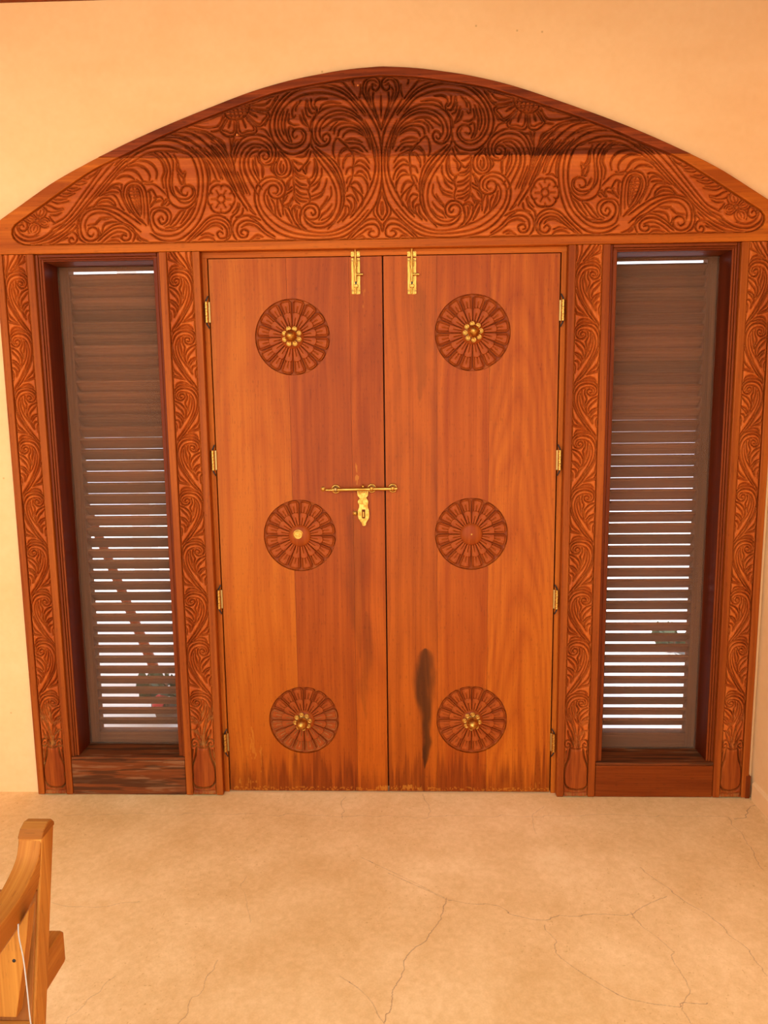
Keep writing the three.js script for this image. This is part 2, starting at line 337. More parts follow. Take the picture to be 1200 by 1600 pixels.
// ---------------------------------------------------------------- the arched head piece
const EDGE = 0.003;
{
  const trim = setting('trim_2'); tag(trim, 'carved arched head panel of two boards, the upper one of darker wood, above the doors', 'carved panel', null, 'structure');
  // plain rim: the outline with the carved field cut out of it; two boards, the upper one darker
  const innerPath = (xa, xb, n) => { const o = []; for (let i = 0; i <= n; i++) { const x = mix(xa, xb, i / n); o.push([x, inner(x)]); } return o; };
  const outerPath = (xa, xb, n) => { const o = []; for (let i = 0; i <= n; i++) { const x = mix(xa, xb, i / n); o.push([x, outer(x)]); } return o; };
  const cross = (f, a, b) => { for (let k = 0; k < 40; k++) { const m = (a + b) / 2; if (f(m) > joint(m)) a = m; else b = m; } return a; };
  const oL = cross(outer, 0, -1.35), oR = cross(outer, 0, 1.35), iL = cross(inner, 0, -1.3), iR = cross(inner, 0, 1.3);
  const ext = pts => { const g = new THREE.ExtrudeGeometry(new THREE.Shape(pts.map(p => new THREE.Vector2(...p))), { depth: 0.05, bevelEnabled: true, bevelSize: 0.003, bevelThickness: 0.003, bevelSegments: 2, bevelOffset: -0.003, curveSegments: 4 }); g.translate(0, 0, -0.053); return wood(g, 'x', 0.3, 0.2); };
  part('arch_rim', ext([...outerPath(oL, oR, 90), ...innerPath(iR, iL, 90)]), M.frameUpper, trim, 'dark upper board of the plain arched rim');
  // rounded ends of the carved field
  const endR = [[1.31, 2.2185], [1.331, 2.205], [1.343, 2.189], [1.346, 2.172], [1.34, 2.155], [1.326, 2.141], [1.305, 2.132], [1.28, 2.1295]];
  const bottom = 2.1295, endL = endR.map(p => [-p[0], p[1]]);
  const low = [[oL, joint(oL)], ...outerPath(oL, -1.405, 40), [-1.41, 2.2], [-1.41, 2.1], [1.408, 2.1], [1.408, 2.2], ...outerPath(1.405, oR, 40), ...innerPath(iR, 1.31, 40), ...endR, ...endL.slice().reverse(), ...innerPath(-1.31, iL, 40)];
  part('arch_rim', ext(low), M.frame, trim, 'orange lower board of the rim with the plain bottom rail');
  part('backing_board', wood(box(-1.38, 1.38, 2.11, 2.2, -0.13, -0.06), 'x'), M.frame, trim);
  { const s = new THREE.Shape(outerPath(-1.33, 1.33, 80).map(p => new THREE.Vector2(p[0], p[1] - 0.014)).concat([new THREE.Vector2(1.33, 2.195), new THREE.Vector2(-1.33, 2.195)])); const g = new THREE.ExtrudeGeometry(s, { depth: 0.07, bevelEnabled: false }); g.translate(0, 0, -0.13); part('backing_board', wood(g, 'x'), M.frame, trim); }

  const F = new Field(-1.352, 2.122, 0, 2.69, 0.002);
  const l = (...a) => F.cut(pairs(a).map(view), 0.0049, 0.0092, 0), v = (...a) => F.cut(pairs(a).map(view), 0.0086, 0.0115, 1), b = (...a) => F.cut(pairs(a).map(view), 0.0062, 0.0125, 0), f = (...a) => F.cut(pairs(a).map(view), 0.0036, 0.006, 0);
  const m = (...a) => F.cut(pairs(a).map(view), 0.0036, 0.0095, 0), w = (...a) => F.cut(pairs(a).map(view), 0.0062, 0.0105, 1);
  const seed = (name, ...a) => F.seed(name, pairs(a).map(view));
  const ring = (fn, cx, cy, rx, ry, rot = 0, a0 = 0, a1 = 360, n = 14) => { const q = []; for (let i = 0; i <= n; i++) { const t = (a0 + (a1 - a0) * i / n) * Math.PI / 180, x = rx * Math.cos(t), y = ry * Math.sin(t), c = Math.cos(rot), s = Math.sin(rot); q.push(cx + c * x - s * y, cy + s * x + c * y); } fn(...q); };

  // --- left corner
  V(0, 230, 5.4545);
  l(455, 655, 560, 590, 640, 490, 720, 380, 800, 270, 880, 160, 930, 110);
  l(440, 700, 560, 630, 650, 530, 740, 410, 830, 290, 920, 180, 990, 105);
  l(400, 740, 520, 690, 630, 600, 730, 480, 830, 360, 930, 240, 1030, 130, 1110, 60);
  l(380, 795, 500, 740, 620, 640, 735, 505, 850, 370, 980, 215, 1080, 110, 1180, 40);
  b(460, 690, 390, 755, 300, 795, 200, 792, 130, 740, 112, 670, 130, 625, 180, 610, 225, 640, 230, 690, 205, 715, 170, 705, 162, 675, 185, 655, 205, 675);
  l(330, 750, 240, 765, 170, 730, 147, 680, 165, 645, 200, 640);
  l(560, 640, 450, 740, 350, 805, 260, 825); l(640, 650, 540, 745, 430, 812, 350, 826);
  l(700, 600, 640, 690, 560, 755, 470, 822); l(720, 530, 760, 480, 870, 380, 980, 255, 1090, 140);
  for (const [a, r] of [[-72, 78], [-162, 62], [14, 62], [112, 74]]) {
    const t = a * Math.PI / 180, x = 318 + Math.cos(t) * r, y = 625 + Math.sin(t) * r;
    ring(m, x, y, r * 0.78, r * 0.68, t, 30, 330, 14); ring(f, x, y, r * 0.48, r * 0.4, t, 20, 340, 12);
    f(318 + Math.cos(t) * r * 0.5, 625 + Math.sin(t) * r * 0.5, 318 + Math.cos(t) * r * 0.8, 625 + Math.sin(t) * r * 0.8, x + Math.cos(t) * r * 0.2, y + Math.sin(t) * r * 0.2);
  }
  ring(m, 318, 625, 24, 26);
  w(760, 250, 800, 235, 840, 190); w(640, 300, 680, 292, 735, 290); w(575, 340, 610, 350, 660, 345); w(510, 385, 560, 395, 620, 385); w(440, 435, 490, 447, 570, 440); w(365, 480, 430, 500, 480, 525, 540, 520); w(430, 575, 480, 577, 525, 555);
  m(705, 262, 745, 270, 790, 240); m(630, 310, 680, 320, 740, 300); m(565, 358, 610, 375, 690, 350); m(495, 408, 560, 422, 640, 390); m(425, 452, 490, 477, 590, 455); m(360, 500, 410, 545, 470, 552, 540, 530); l(420, 590, 440, 620, 470, 650);
  v(900, 375, 950, 345, 1000, 345, 1035, 385); v(850, 415, 900, 390, 960, 380, 1010, 385); b(1040, 320, 1010, 310, 950, 330, 905, 370);
  v(820, 490, 870, 465, 930, 465, 975, 500); b(800, 500, 860, 440, 930, 435, 975, 470, 985, 520); l(890, 410, 960, 400, 1000, 440, 1030, 500, 1060, 540); l(1040, 330, 1030, 390, 1060, 470, 1110, 560);
  b(1200, 720, 1100, 640, 1000, 570, 900, 530, 800, 525, 730, 560, 690, 630, 690, 720, 720, 780, 780, 800, 830, 770, 835, 710, 790, 680, 750, 705, 750, 745, 785, 760, 800, 735);
  b(1200, 655, 1100, 585, 1000, 525, 900, 500, 800, 505, 720, 540, 675, 600, 660, 700, 680, 780, 740, 822);
  l(1180, 760, 1080, 672, 1000, 615, 900, 560, 810, 562, 750, 600, 725, 660, 735, 720);
  v(750, 665, 810, 655, 860, 610, 940, 595); v(870, 725, 890, 660, 940, 640, 1000, 635); l(850, 600, 900, 612, 960, 590); l(835, 690, 860, 740);
  b(835, 800, 900, 740, 980, 690, 1060, 690, 1110, 730, 1105, 780, 1060, 795, 1035, 770, 1050, 745, 1080, 755);
  l(860, 820, 930, 757, 1000, 720, 1050, 725, 1080, 740); b(830, 780, 900, 710, 980, 660, 1060, 655, 1130, 690, 1150, 750, 1130, 812);
  v(910, 810, 960, 795, 1010, 800, 1030, 815); l(950, 772, 1000, 760, 1030, 762); v(1160, 730, 1175, 780, 1200, 800);
  b(400, 826, 500, 770, 570, 725, 630, 725, 660, 770, 640, 815, 600, 820, 590, 785, 615, 770, 630, 790); l(450, 826, 530, 790, 580, 770);
  l(650, 660, 665, 690, 655, 720);
  seed('carved_flower', 318, 625, 345, 540, 255, 605, 380, 640, 290, 695); seed('carved_scroll', 185, 690, 300, 775, 150, 700, 640, 560, 700, 460, 900, 220, 560, 670);
  for (const p of [[690, 300], [615, 325], [550, 370], [490, 420], [440, 500], [470, 600]]) seed('carved_leaf', ...p);
  seed('carved_leaf', 965, 362, 930, 420); seed('carved_leaf', 900, 450, 900, 490); seed('carved_scroll', 780, 735, 860, 515, 705, 600, 1100, 620); seed('carved_scroll', 1072, 772, 950, 680, 1130, 730); seed('carved_scroll', 612, 795, 560, 745); seed('carved_leaf', 880, 630, 930, 620);

  // --- long strands sweeping over the plume from the left stalk
  V(130, 150, 5.4545);
  b(300, 560, 400, 470, 520, 410, 640, 375, 760, 378, 860, 415, 960, 490); b(370, 560, 470, 480, 580, 435, 690, 425, 790, 450, 875, 490); l(420, 560, 520, 500, 620, 470, 720, 468, 805, 475);
  v(560, 385, 680, 340, 760, 332, 860, 352, 960, 410, 1035, 470); b(640, 350, 740, 312, 840, 303, 920, 318, 1010, 372, 1115, 470); v(720, 312, 820, 288, 940, 292, 1050, 330, 1170, 450); l(860, 278, 960, 284, 1080, 320, 1180, 410);
  b(820, 285, 950, 236, 1080, 190, 1200, 130); l(930, 247, 1020, 266, 1110, 266, 1160, 250, 1190, 170); l(480, 430, 600, 375, 700, 355, 800, 352, 900, 385); b(270, 590, 340, 520, 420, 452, 520, 395, 640, 340, 760, 288);
  seed('carved_stalk', 900, 340, 1000, 420, 700, 325); seed('carved_stalk', 560, 420, 700, 400, 900, 470);

  // --- corn cob, plume and the big scroll
  V(180, 230, 5.4545);
  b(265, 665, 180, 590, 110, 510, 70, 410, 90, 325, 150, 292, 215, 305, 255, 360, 270, 440, 280, 560, 285, 660);
  l(245, 640, 170, 570, 122, 480, 98, 400, 115, 340, 160, 320, 205, 335, 232, 390, 245, 480, 250, 600);
  b(210, 588, 160, 510, 125, 430, 113, 370, 140, 333, 180, 338, 205, 380, 216, 450, 221, 540, 214, 590);
  f(150, 335, 165, 420, 190, 520, 210, 580); f(180, 340, 192, 430, 205, 520, 213, 585);
  f(115, 375, 205, 365); f(118, 405, 210, 395); f(125, 435, 213, 425); f(138, 465, 215, 455); f(150, 495, 217, 485); f(165, 525, 218, 512); f(185, 553, 218, 540);
  v(15, 268, 70, 245, 130, 250, 165, 275); v(35, 215, 110, 190, 180, 210, 235, 285); v(110, 165, 190, 150, 260, 185, 295, 240, 290, 285); v(170, 112, 255, 115, 320, 150, 355, 210, 350, 270);
  l(0, 235, 60, 180, 120, 142, 200, 105); l(180, 275, 215, 300, 240, 288); l(240, 290, 280, 298, 320, 290);
  v(240, 72, 320, 62, 390, 110, 420, 200, 400, 270, 415, 345); v(330, 40, 400, 100, 440, 190, 430, 270, 435, 350);
  b(385, 35, 445, 110, 470, 200, 462, 300, 478, 380, 530, 432, 610, 440, 660, 400, 650, 340, 600, 325, 565, 360, 570, 400, 605, 410, 618, 383);
  b(440, 350, 452, 430, 485, 485, 550, 518, 620, 512, 675, 460, 695, 410);
  l(425, 30, 490, 110, 488, 230, 485, 310, 500, 385, 555, 462, 630, 468, 678, 410, 670, 345, 625, 316);
  v(500, 60, 530, 120, 540, 170, 570, 215, 595, 205); l(520, 130, 530, 200, 560, 232, 592, 215); v(535, 225, 545, 270, 570, 312, 585, 270, 555, 235); v(515, 335, 535, 370, 555, 395); l(600, 215, 590, 270, 595, 315);
  b(530, 10, 640, 70, 690, 170, 710, 300, 700, 420, 660, 560, 600, 640, 520, 700, 440, 710, 370, 690, 330, 640, 325, 580, 360, 540, 410, 545, 445, 590, 430, 640, 390, 650, 370, 612, 395, 590, 410, 615);
  l(600, 0, 700, 80, 740, 200, 748, 330, 735, 450, 690, 580, 630, 660, 550, 730, 470, 755, 390, 750, 330, 720, 300, 650, 295, 580, 320, 530, 380, 515, 440, 525, 475, 570, 465, 640, 420, 675);
  b(650, 0, 740, 90, 785, 220, 788, 340, 770, 480, 720, 620, 640, 720, 540, 788, 450, 800, 380, 785, 300, 735);
  v(690, 20, 760, 100, 800, 200, 808, 310); v(760, 10, 850, 110, 890, 200, 915, 270); v(850, 0, 940, 110, 1010, 250, 1090, 410, 1190, 570);
  l(700, 30, 800, 130, 870, 290); l(720, 10, 830, 120, 880, 210, 900, 270); b(810, 5, 900, 110, 960, 260, 1030, 390, 1130, 540); l(900, 0, 970, 110, 1000, 200); l(800, 320, 850, 285, 890, 290);
  v(470, 665, 510, 610, 560, 545, 590, 535); v(560, 650, 610, 580, 640, 530, 672, 500); l(430, 690, 500, 670, 560, 600, 600, 530); l(480, 690, 560, 680, 620, 620, 680, 505);
  v(290, 370, 300, 430, 295, 480); v(300, 510, 340, 470, 400, 450); v(405, 495, 430, 470, 445, 455); b(270, 380, 310, 360, 340, 400, 350, 430, 300, 500); b(330, 430, 390, 425, 410, 460, 395, 500); l(410, 470, 440, 440, 465, 470, 440, 500); l(250, 312, 330, 315, 385, 355, 430, 400);
  { // flower of six petals
    const cx = 903, cy = 440; let q = [];
    for (let i = 0; i <= 72; i++) { const t = i / 72 * Math.PI * 2, r = 104 + 14 * Math.pow(Math.abs(Math.cos(3 * (t + 1.05))), 0.55); q.push(cx + r * Math.cos(t), cy + r * 1.06 * Math.sin(t)); }
    b(...q); ring(l, cx, cy, 30, 34);
    for (let k = 0; k < 6; k++) { const t = -Math.PI / 3 + k * Math.PI / 3; f(cx + 32 * Math.cos(t), cy + 34 * Math.sin(t), cx + 55 * Math.cos(t), cy + 58 * Math.sin(t), cx + 82 * Math.cos(t), cy + 84 * Math.sin(t)); const s = t + Math.PI / 6; f(cx + 84 * Math.cos(s), cy + 88 * Math.sin(s), cx + 106 * Math.cos(s), cy + 112 * Math.sin(s)); }
  }
  b(640, 800, 740, 720, 820, 650, 900, 650, 950, 700, 945, 765, 895, 775, 870, 735, 895, 715, 920, 735); b(600, 802, 700, 700, 800, 600, 880, 580, 960, 620, 990, 690, 970, 770, 930, 802);
  l(620, 812, 730, 700, 810, 625, 890, 615, 960, 660, 975, 730, 950, 780); v(710, 790, 770, 765, 830, 775, 850, 797); v(770, 700, 830, 667, 890, 672, 915, 700); l(730, 750, 790, 735, 840, 752);
  b(1240, 620, 1200, 600, 1120, 580, 1050, 600, 1005, 660, 1005, 740, 1040, 795); b(1260, 680, 1200, 640, 1110, 625, 1050, 660, 1040, 720, 1070, 765, 1120, 760, 1130, 715, 1090, 700, 1070, 730, 1095, 745); v(1080, 680, 1130, 655, 1190, 665);
  b(985, 650, 990, 600, 1040, 550, 1060, 480); l(1000, 560, 1040, 510, 1047, 470); b(1090, 520, 1080, 570, 1030, 600); v(185, 740, 220, 780, 280, 802); v(1150, 790, 1190, 768, 1230, 778);
  seed('corn_cob', 165, 430, 195, 520); seed('corn_husk', 258, 560, 85, 440, 160, 305); seed('carved_flower', 903, 440, 850, 440, 960, 440);
  seed('carved_scroll', 605, 388, 460, 420, 430, 180, 520, 470); seed('carved_leaf', 130, 268, 90, 270); seed('carved_leaf', 200, 240, 150, 230); seed('carved_leaf', 262, 240); seed('carved_leaf', 330, 240, 310, 190); seed('carved_leaf', 545, 190); seed('carved_leaf', 562, 270);
  seed('carved_scroll', 405, 618, 480, 775, 740, 520, 730, 250, 310, 600); seed('carved_leaf', 830, 180, 850, 230); seed('carved_leaf', 925, 220); seed('carved_stalk', 1000, 330, 1110, 480, 1000, 280);
  seed('carved_scroll', 902, 742, 720, 705, 850, 600); seed('carved_scroll', 1092, 742, 1130, 605, 1020, 700); seed('carved_leaf', 325, 480); seed('carved_leaf', 380, 470); seed('carved_leaf', 310, 400); seed('carved_leaf', 535, 600); seed('carved_leaf', 610, 610); seed('carved_leaf', 1060, 550);

  // --- half sunflower under the rim and the second scroll
  V(330, 140, 8.5714);
  b(180, 300, 205, 360, 260, 392, 330, 398, 400, 385, 470, 330, 510, 240, 522, 150);
  f(245, 250, 262, 320, 280, 390); f(290, 225, 310, 310, 330, 395); f(340, 205, 365, 300, 385, 388); f(395, 180, 415, 270, 430, 355); f(445, 165, 465, 240, 480, 310); f(490, 150, 505, 200, 510, 240);
  f(205, 340, 330, 348, 470, 318); f(190, 300, 330, 295, 500, 270); f(240, 245, 380, 245, 515, 215); f(340, 205, 450, 195, 522, 180);
  v(0, 390, 90, 340, 170, 310); l(0, 510, 80, 490, 150, 400, 195, 350); b(0, 560, 60, 555, 110, 540, 160, 450, 200, 375);
  b(205, 385, 150, 470, 115, 530, 160, 590, 250, 630, 320, 600, 335, 400); l(225, 400, 165, 490, 150, 540, 200, 555, 260, 580, 300, 565, 315, 420); v(260, 400, 250, 455, 235, 510);
  b(345, 400, 345, 560, 380, 612, 480, 602, 600, 567, 605, 510, 540, 440, 460, 350); l(360, 410, 380, 540, 410, 580, 490, 555, 570, 545, 565, 500, 470, 390); v(415, 380, 440, 440, 465, 510);
  b(470, 345, 560, 440, 640, 490, 690, 472, 780, 340, 760, 305, 640, 280, 510, 260); l(480, 340, 600, 440, 660, 455, 700, 400, 745, 340, 640, 300, 530, 275); v(505, 300, 560, 330, 615, 365);
  b(515, 240, 650, 270, 760, 270, 800, 240, 900, 80); l(530, 195, 700, 125, 850, 85); v(530, 210, 680, 205, 740, 190, 800, 130); l(740, 250, 790, 230, 870, 100);
  l(610, 520, 650, 515, 720, 540, 790, 640); l(720, 480, 750, 420, 790, 370);
  b(260, 860, 300, 1000, 320, 1100, 400, 1300, 440, 1400);
  b(300, 900, 330, 780, 400, 670, 500, 610, 620, 600, 740, 640, 820, 710, 865, 800, 860, 900, 830, 980, 760, 1010, 690, 1000, 650, 940, 640, 870, 680, 820, 740, 820, 775, 870, 755, 920, 710, 925, 690, 890, 715, 870);
  l(310, 980, 350, 850, 400, 750, 490, 680, 620, 660, 720, 700, 800, 780, 820, 870, 790, 950, 730, 985);
  l(520, 1400, 430, 1200, 385, 1020, 400, 880, 450, 790, 540, 735, 650, 735, 730, 770, 780, 830);
  v(620, 1400, 500, 1190, 445, 1050, 450, 920, 500, 830, 570, 770, 660, 775); l(680, 1330, 550, 1140, 500, 1000, 510, 900, 560, 845, 640, 810);
  v(590, 890, 590, 980, 620, 1080, 635, 1170); b(610, 880, 640, 960, 680, 1010, 690, 1180); l(560, 930, 565, 1050, 650, 1220); l(350, 1100, 420, 1260, 480, 1390);
  l(250, 650, 270, 760, 265, 850); v(310, 640, 285, 720, 280, 810); l(400, 680, 325, 682, 300, 760);
  l(0, 630, 100, 690, 180, 790, 250, 940, 310, 1130, 380, 1320); b(0, 750, 80, 840, 160, 980, 250, 1160, 340, 1360); v(0, 890, 70, 1000, 130, 1160); l(0, 690, 110, 770, 200, 910, 280, 1100); v(60, 640, 150, 700, 195, 790); l(0, 820, 70, 930, 150, 1080, 230, 1230);
  b(900, 830, 905, 920, 850, 990, 838, 1080, 880, 1160, 950, 1182, 1030, 1150, 1070, 1060, 1050, 950, 980, 880, 915, 810); l(910, 900, 880, 1000, 875, 1080, 900, 1130, 950, 1140, 1000, 1100, 1015, 1020, 990, 940, 920, 860); v(940, 960, 925, 1030, 940, 1110); l(965, 1000, 970, 1060, 945, 1120);
  l(690, 1010, 700, 1100, 690, 1180); l(820, 1000, 800, 1060, 840, 1120);
  seed('sunflower_center', 350, 300, 450, 240); seed('sunflower_petal', 80, 440, 60, 520); seed('sunflower_petal', 220, 500, 140, 560); seed('sunflower_petal', 480, 490, 400, 595); seed('sunflower_petal', 650, 370, 740, 310); seed('sunflower_petal', 690, 230, 780, 200);
  seed('carved_scroll', 718, 892, 430, 700, 350, 1050, 850, 850); seed('carved_bud', 950, 1050, 855, 1060); seed('carved_leaf', 620, 1010, 650, 1080); seed('carved_leaf', 270, 720); seed('carved_stalk', 200, 960, 300, 1150); seed('carved_leaf', 760, 1090);

  // --- the third and fourth scrolls, centre bud
  V(420, 105, 6.6667);
  b(1000, 500, 900, 380, 780, 270, 640, 215, 500, 197, 370, 217, 250, 268, 150, 360, 80, 480, 60, 600, 80, 700, 140, 790, 230, 840, 320, 820, 380, 750, 380, 680, 330, 640, 270, 650, 245, 700, 270, 735, 300, 715);
  l(1010, 480, 900, 350, 790, 240, 660, 183, 560, 172); b(240, 232, 120, 340, 40, 470, 10, 600, 40, 740, 110, 840, 200, 900, 300, 900, 400, 840, 440, 770);
  l(930, 480, 820, 350, 700, 292, 560, 265, 420, 275, 300, 310, 190, 390, 120, 490, 97, 600, 120, 700, 180, 780, 260, 802, 330, 780, 360, 720, 340, 670);
  v(335, 345, 290, 400, 280, 450); v(200, 440, 180, 520, 165, 590, 180, 680, 215, 780); v(215, 480, 205, 560, 250, 600, 310, 600); l(240, 470, 260, 520, 280, 500); v(350, 450, 370, 530, 420, 620); v(325, 500, 350, 570, 400, 610); v(405, 350, 410, 420, 450, 480, 480, 470); l(395, 340, 385, 430, 400, 500, 440, 520);
  v(475, 390, 490, 350, 540, 325, 610, 325); v(530, 440, 560, 390, 640, 365, 750, 375); b(480, 400, 502, 440, 490, 490, 440, 580, 430, 660); l(440, 330, 445, 400, 482, 440); b(260, 640, 218, 620, 205, 680, 240, 780); l(160, 450, 140, 530, 135, 620, 160, 700); l(300, 360, 250, 430, 245, 520);
  b(1110, 1000, 1060, 720, 980, 560, 880, 460, 780, 412, 680, 402, 580, 430, 500, 490, 455, 570, 448, 680, 470, 760, 530, 820, 610, 800, 640, 740, 615, 690, 570, 710, 560, 750, 590, 775, 605, 745);
  l(1080, 850, 1040, 680, 960, 550, 860, 480, 760, 450, 660, 460, 570, 510, 510, 580, 487, 660, 492, 740, 530, 795); l(1060, 800, 1000, 640, 900, 540, 800, 492, 700, 492, 610, 530, 550, 600, 530, 690, 560, 760);
  v(560, 635, 620, 590, 680, 550, 780, 545, 860, 570); v(680, 690, 690, 630, 740, 590, 820, 580, 920, 605, 1000, 690, 1060, 850); l(635, 660, 660, 620, 720, 560); l(450, 680, 440, 760, 450, 820, 500, 900);
  v(770, 730, 790, 690, 850, 660, 920, 670, 990, 715); b(720, 720, 740, 650, 820, 620, 920, 640, 1010, 720, 1060, 820); v(800, 760, 870, 745, 930, 760, 970, 780); v(840, 845, 920, 840, 980, 880); l(780, 780, 860, 790, 950, 800, 1030, 880); l(820, 850, 900, 880, 1000, 920); l(830, 910, 900, 905, 1000, 930, 1050, 1000);
  l(710, 730, 680, 790, 670, 880, 690, 950); l(830, 830, 770, 850, 730, 920, 725, 1000); l(880, 905, 820, 930, 780, 1000); b(710, 730, 770, 780, 820, 830, 880, 905);
  b(1180, 650, 1100, 480, 1020, 340, 978, 250, 990, 160, 1040, 112, 1110, 102, 1155, 150, 1150, 210, 1110, 240, 1075, 215, 1085, 175, 1115, 185); l(1165, 640, 1080, 430, 1020, 300, 1010, 220, 1030, 150, 1080, 130, 1130, 160); l(1150, 600, 1090, 440, 1050, 330, 1040, 250, 1060, 200); v(1030, 250, 1060, 340, 1080, 400);
  v(1178, 262, 1172, 400, 1178, 520); b(1090, 255, 1085, 350, 1120, 480, 1176, 655); v(780, 160, 820, 210, 865, 260); l(690, 150, 770, 157, 850, 240, 930, 340); l(980, 112, 900, 112, 875, 150, 890, 190); l(940, 320, 960, 250, 960, 180);
  b(1178, 1000, 1170, 800, 1130, 640, 1040, 480, 950, 340); l(1142, 1000, 1130, 850, 1080, 700, 1000, 550);
  seed('carved_scroll', 278, 705, 35, 600, 500, 235, 100, 800, 900, 400); seed('carved_scroll', 580, 752, 468, 650, 750, 430, 1000, 610, 1085, 900); seed('carved_leaf', 300, 410, 260, 440); seed('carved_leaf', 385, 560); seed('carved_leaf', 220, 560, 185, 500); seed('carved_leaf', 530, 370, 600, 345); seed('carved_leaf', 440, 440); seed('carved_leaf', 650, 600, 700, 560);
  seed('carved_leaf', 860, 690, 760, 680); seed('carved_leaf', 870, 770); seed('carved_leaf', 900, 860); seed('carved_bud', 1135, 400, 1160, 560); seed('carved_scroll', 1108, 200, 1000, 250, 1140, 600); seed('carved_leaf', 840, 190); seed('carved_leaf', 900, 240); seed('carved_leaf', 720, 850); seed('carved_leaf', 780, 930);

  // --- lower middle: the U scroll, fern and inner scroll
  V(390, 230, 5.7143);
  b(1181, 0, 1183, 150, 1176, 330, 1130, 500, 1060, 600, 980, 690, 900, 760, 830, 800, 680, 825, 500, 825, 350, 800, 220, 740, 120, 640, 60, 530, 45, 430, 70, 340, 130, 280, 210, 265, 280, 290, 320, 350, 310, 420, 260, 455, 200, 445, 170, 400, 180, 350, 225, 340, 255, 375, 240, 410, 210, 405);
  l(1150, 0, 1155, 130, 1145, 280, 1095, 430, 1010, 560, 920, 660, 800, 732, 690, 762, 560, 755, 440, 722, 310, 670, 220, 600, 150, 520, 130, 440, 150, 380, 200, 340);
  b(1115, 0, 1125, 130, 1112, 260, 1065, 380, 990, 520, 900, 630);
  l(1060, 560, 980, 650, 880, 730, 760, 780, 620, 790, 480, 780, 350, 750, 240, 690, 150, 610, 95, 520, 80, 430, 110, 350, 170, 305, 230, 300, 280, 340, 285, 400, 250, 430);
  v(155, 430, 175, 500, 220, 600); v(250, 470, 250, 540, 280, 620); l(195, 460, 225, 520, 230, 600); l(270, 460, 295, 520, 300, 600); v(315, 555, 340, 610, 380, 680); v(405, 580, 410, 530, 450, 540); b(300, 540, 330, 530, 370, 590, 400, 660, 450, 722); b(380, 600, 380, 550, 420, 520, 460, 545, 462, 600); v(425, 560, 420, 620, 450, 690);
  b(520, 745, 460, 690, 450, 620, 470, 550, 520, 507, 580, 507, 620, 550, 615, 620, 570, 645, 510, 630, 490, 580, 520, 540, 570, 545, 590, 585, 565, 605, 550, 580);
  b(560, 0, 640, 90, 730, 200, 800, 330, 820, 450, 800, 570, 740, 670, 660, 715, 570, 710, 510, 670, 485, 620); b(590, 0, 700, 100, 790, 230, 838, 380, 840, 500, 790, 620, 700, 730); l(560, 30, 640, 150, 720, 260, 770, 380, 775, 500, 740, 600, 670, 670, 590, 682, 530, 650); l(640, 40, 720, 90, 800, 180, 840, 300, 855, 410); l(575, 15, 670, 120, 760, 220, 812, 330, 832, 440);
  l(380, 110, 390, 220, 395, 330, 412, 470, 450, 510); l(520, 270, 540, 330, 525, 390, 540, 440, 535, 500);
  v(400, 200, 430, 245, 490, 260); v(405, 280, 450, 325, 510, 340); v(410, 370, 450, 410, 510, 420); v(410, 440, 450, 475, 510, 485); v(390, 110, 430, 140, 470, 150); b(390, 160, 440, 210, 470, 182); l(395, 240, 450, 277, 510, 270); l(400, 320, 460, 362, 520, 372); l(405, 410, 460, 447, 530, 460);
  v(630, 290, 610, 350, 560, 395); v(670, 370, 640, 430, 580, 460, 545, 470); v(700, 440, 670, 500, 630, 540); v(735, 510, 700, 560, 650, 600, 620, 650); b(580, 90, 605, 180, 590, 270, 540, 325, 515, 270); v(580, 90, 585, 180, 562, 262, 530, 280); v(505, 230, 510, 170, 540, 130); v(530, 20, 490, 80, 420, 85); b(550, 30, 520, 120, 475, 180, 500, 240); l(645, 180, 640, 260, 580, 332, 532, 352); l(690, 280, 680, 330, 640, 400, 550, 440); l(725, 350, 730, 430, 690, 490, 630, 560); l(750, 560, 705, 620, 640, 652);
  v(365, 270, 350, 320, 345, 360); b(385, 260, 335, 320, 335, 380, 385, 350); v(340, 430, 325, 455, 310, 480); v(380, 470, 370, 500, 365, 530); b(385, 380, 310, 440, 300, 520, 350, 500, 390, 440); l(400, 460, 360, 500, 340, 540);
  v(940, 150, 980, 120, 1030, 140, 1070, 190); v(950, 240, 980, 215, 1020, 230, 1050, 280); v(905, 330, 950, 310, 985, 340, 1010, 410); v(920, 370, 950, 420, 970, 480); b(925, 170, 990, 162, 1050, 210, 1082, 290); b(930, 252, 1000, 257, 1050, 320, 1060, 400); b(900, 342, 960, 390, 1010, 450, 1000, 530); b(860, 440, 910, 430, 950, 490, 945, 570); v(870, 460, 910, 510, 890, 600); v(860, 530, 850, 600, 790, 670); b(845, 522, 880, 530, 890, 580, 830, 660); v(940, 470, 940, 540, 900, 600); l(920, 20, 930, 100, 925, 170, 920, 250, 890, 342);
  l(800, 160, 800, 80, 840, 30, 880, 10); l(835, 190, 840, 120, 870, 70, 925, 60); l(860, 240, 880, 190, 925, 175); l(865, 320, 885, 270, 920, 255); l(870, 390, 880, 352, 900, 345); l(765, 100, 745, 50, 750, 0);
  b(1181, 400, 1145, 520, 1140, 580, 1181, 650); v(1180, 490, 1178, 540, 1180, 600); l(1110, 520, 1110, 590, 1140, 640, 1181, 690);
  b(900, 815, 980, 740, 1060, 690, 1120, 690, 1155, 730, 1150, 790, 1100, 805, 1065, 775, 1085, 745, 1115, 750); b(870, 822, 960, 720, 1050, 650, 1120, 640, 1165, 680, 1181, 750); l(930, 820, 1000, 770, 1050, 735, 1090, 730); v(950, 812, 1010, 795, 1030, 812);
  v(20, 820, 70, 785, 120, 802); l(0, 690, 60, 705, 100, 740, 170, 790, 240, 825); b(0, 620, 60, 660, 140, 740, 230, 802); v(0, 550, 30, 580, 55, 602);
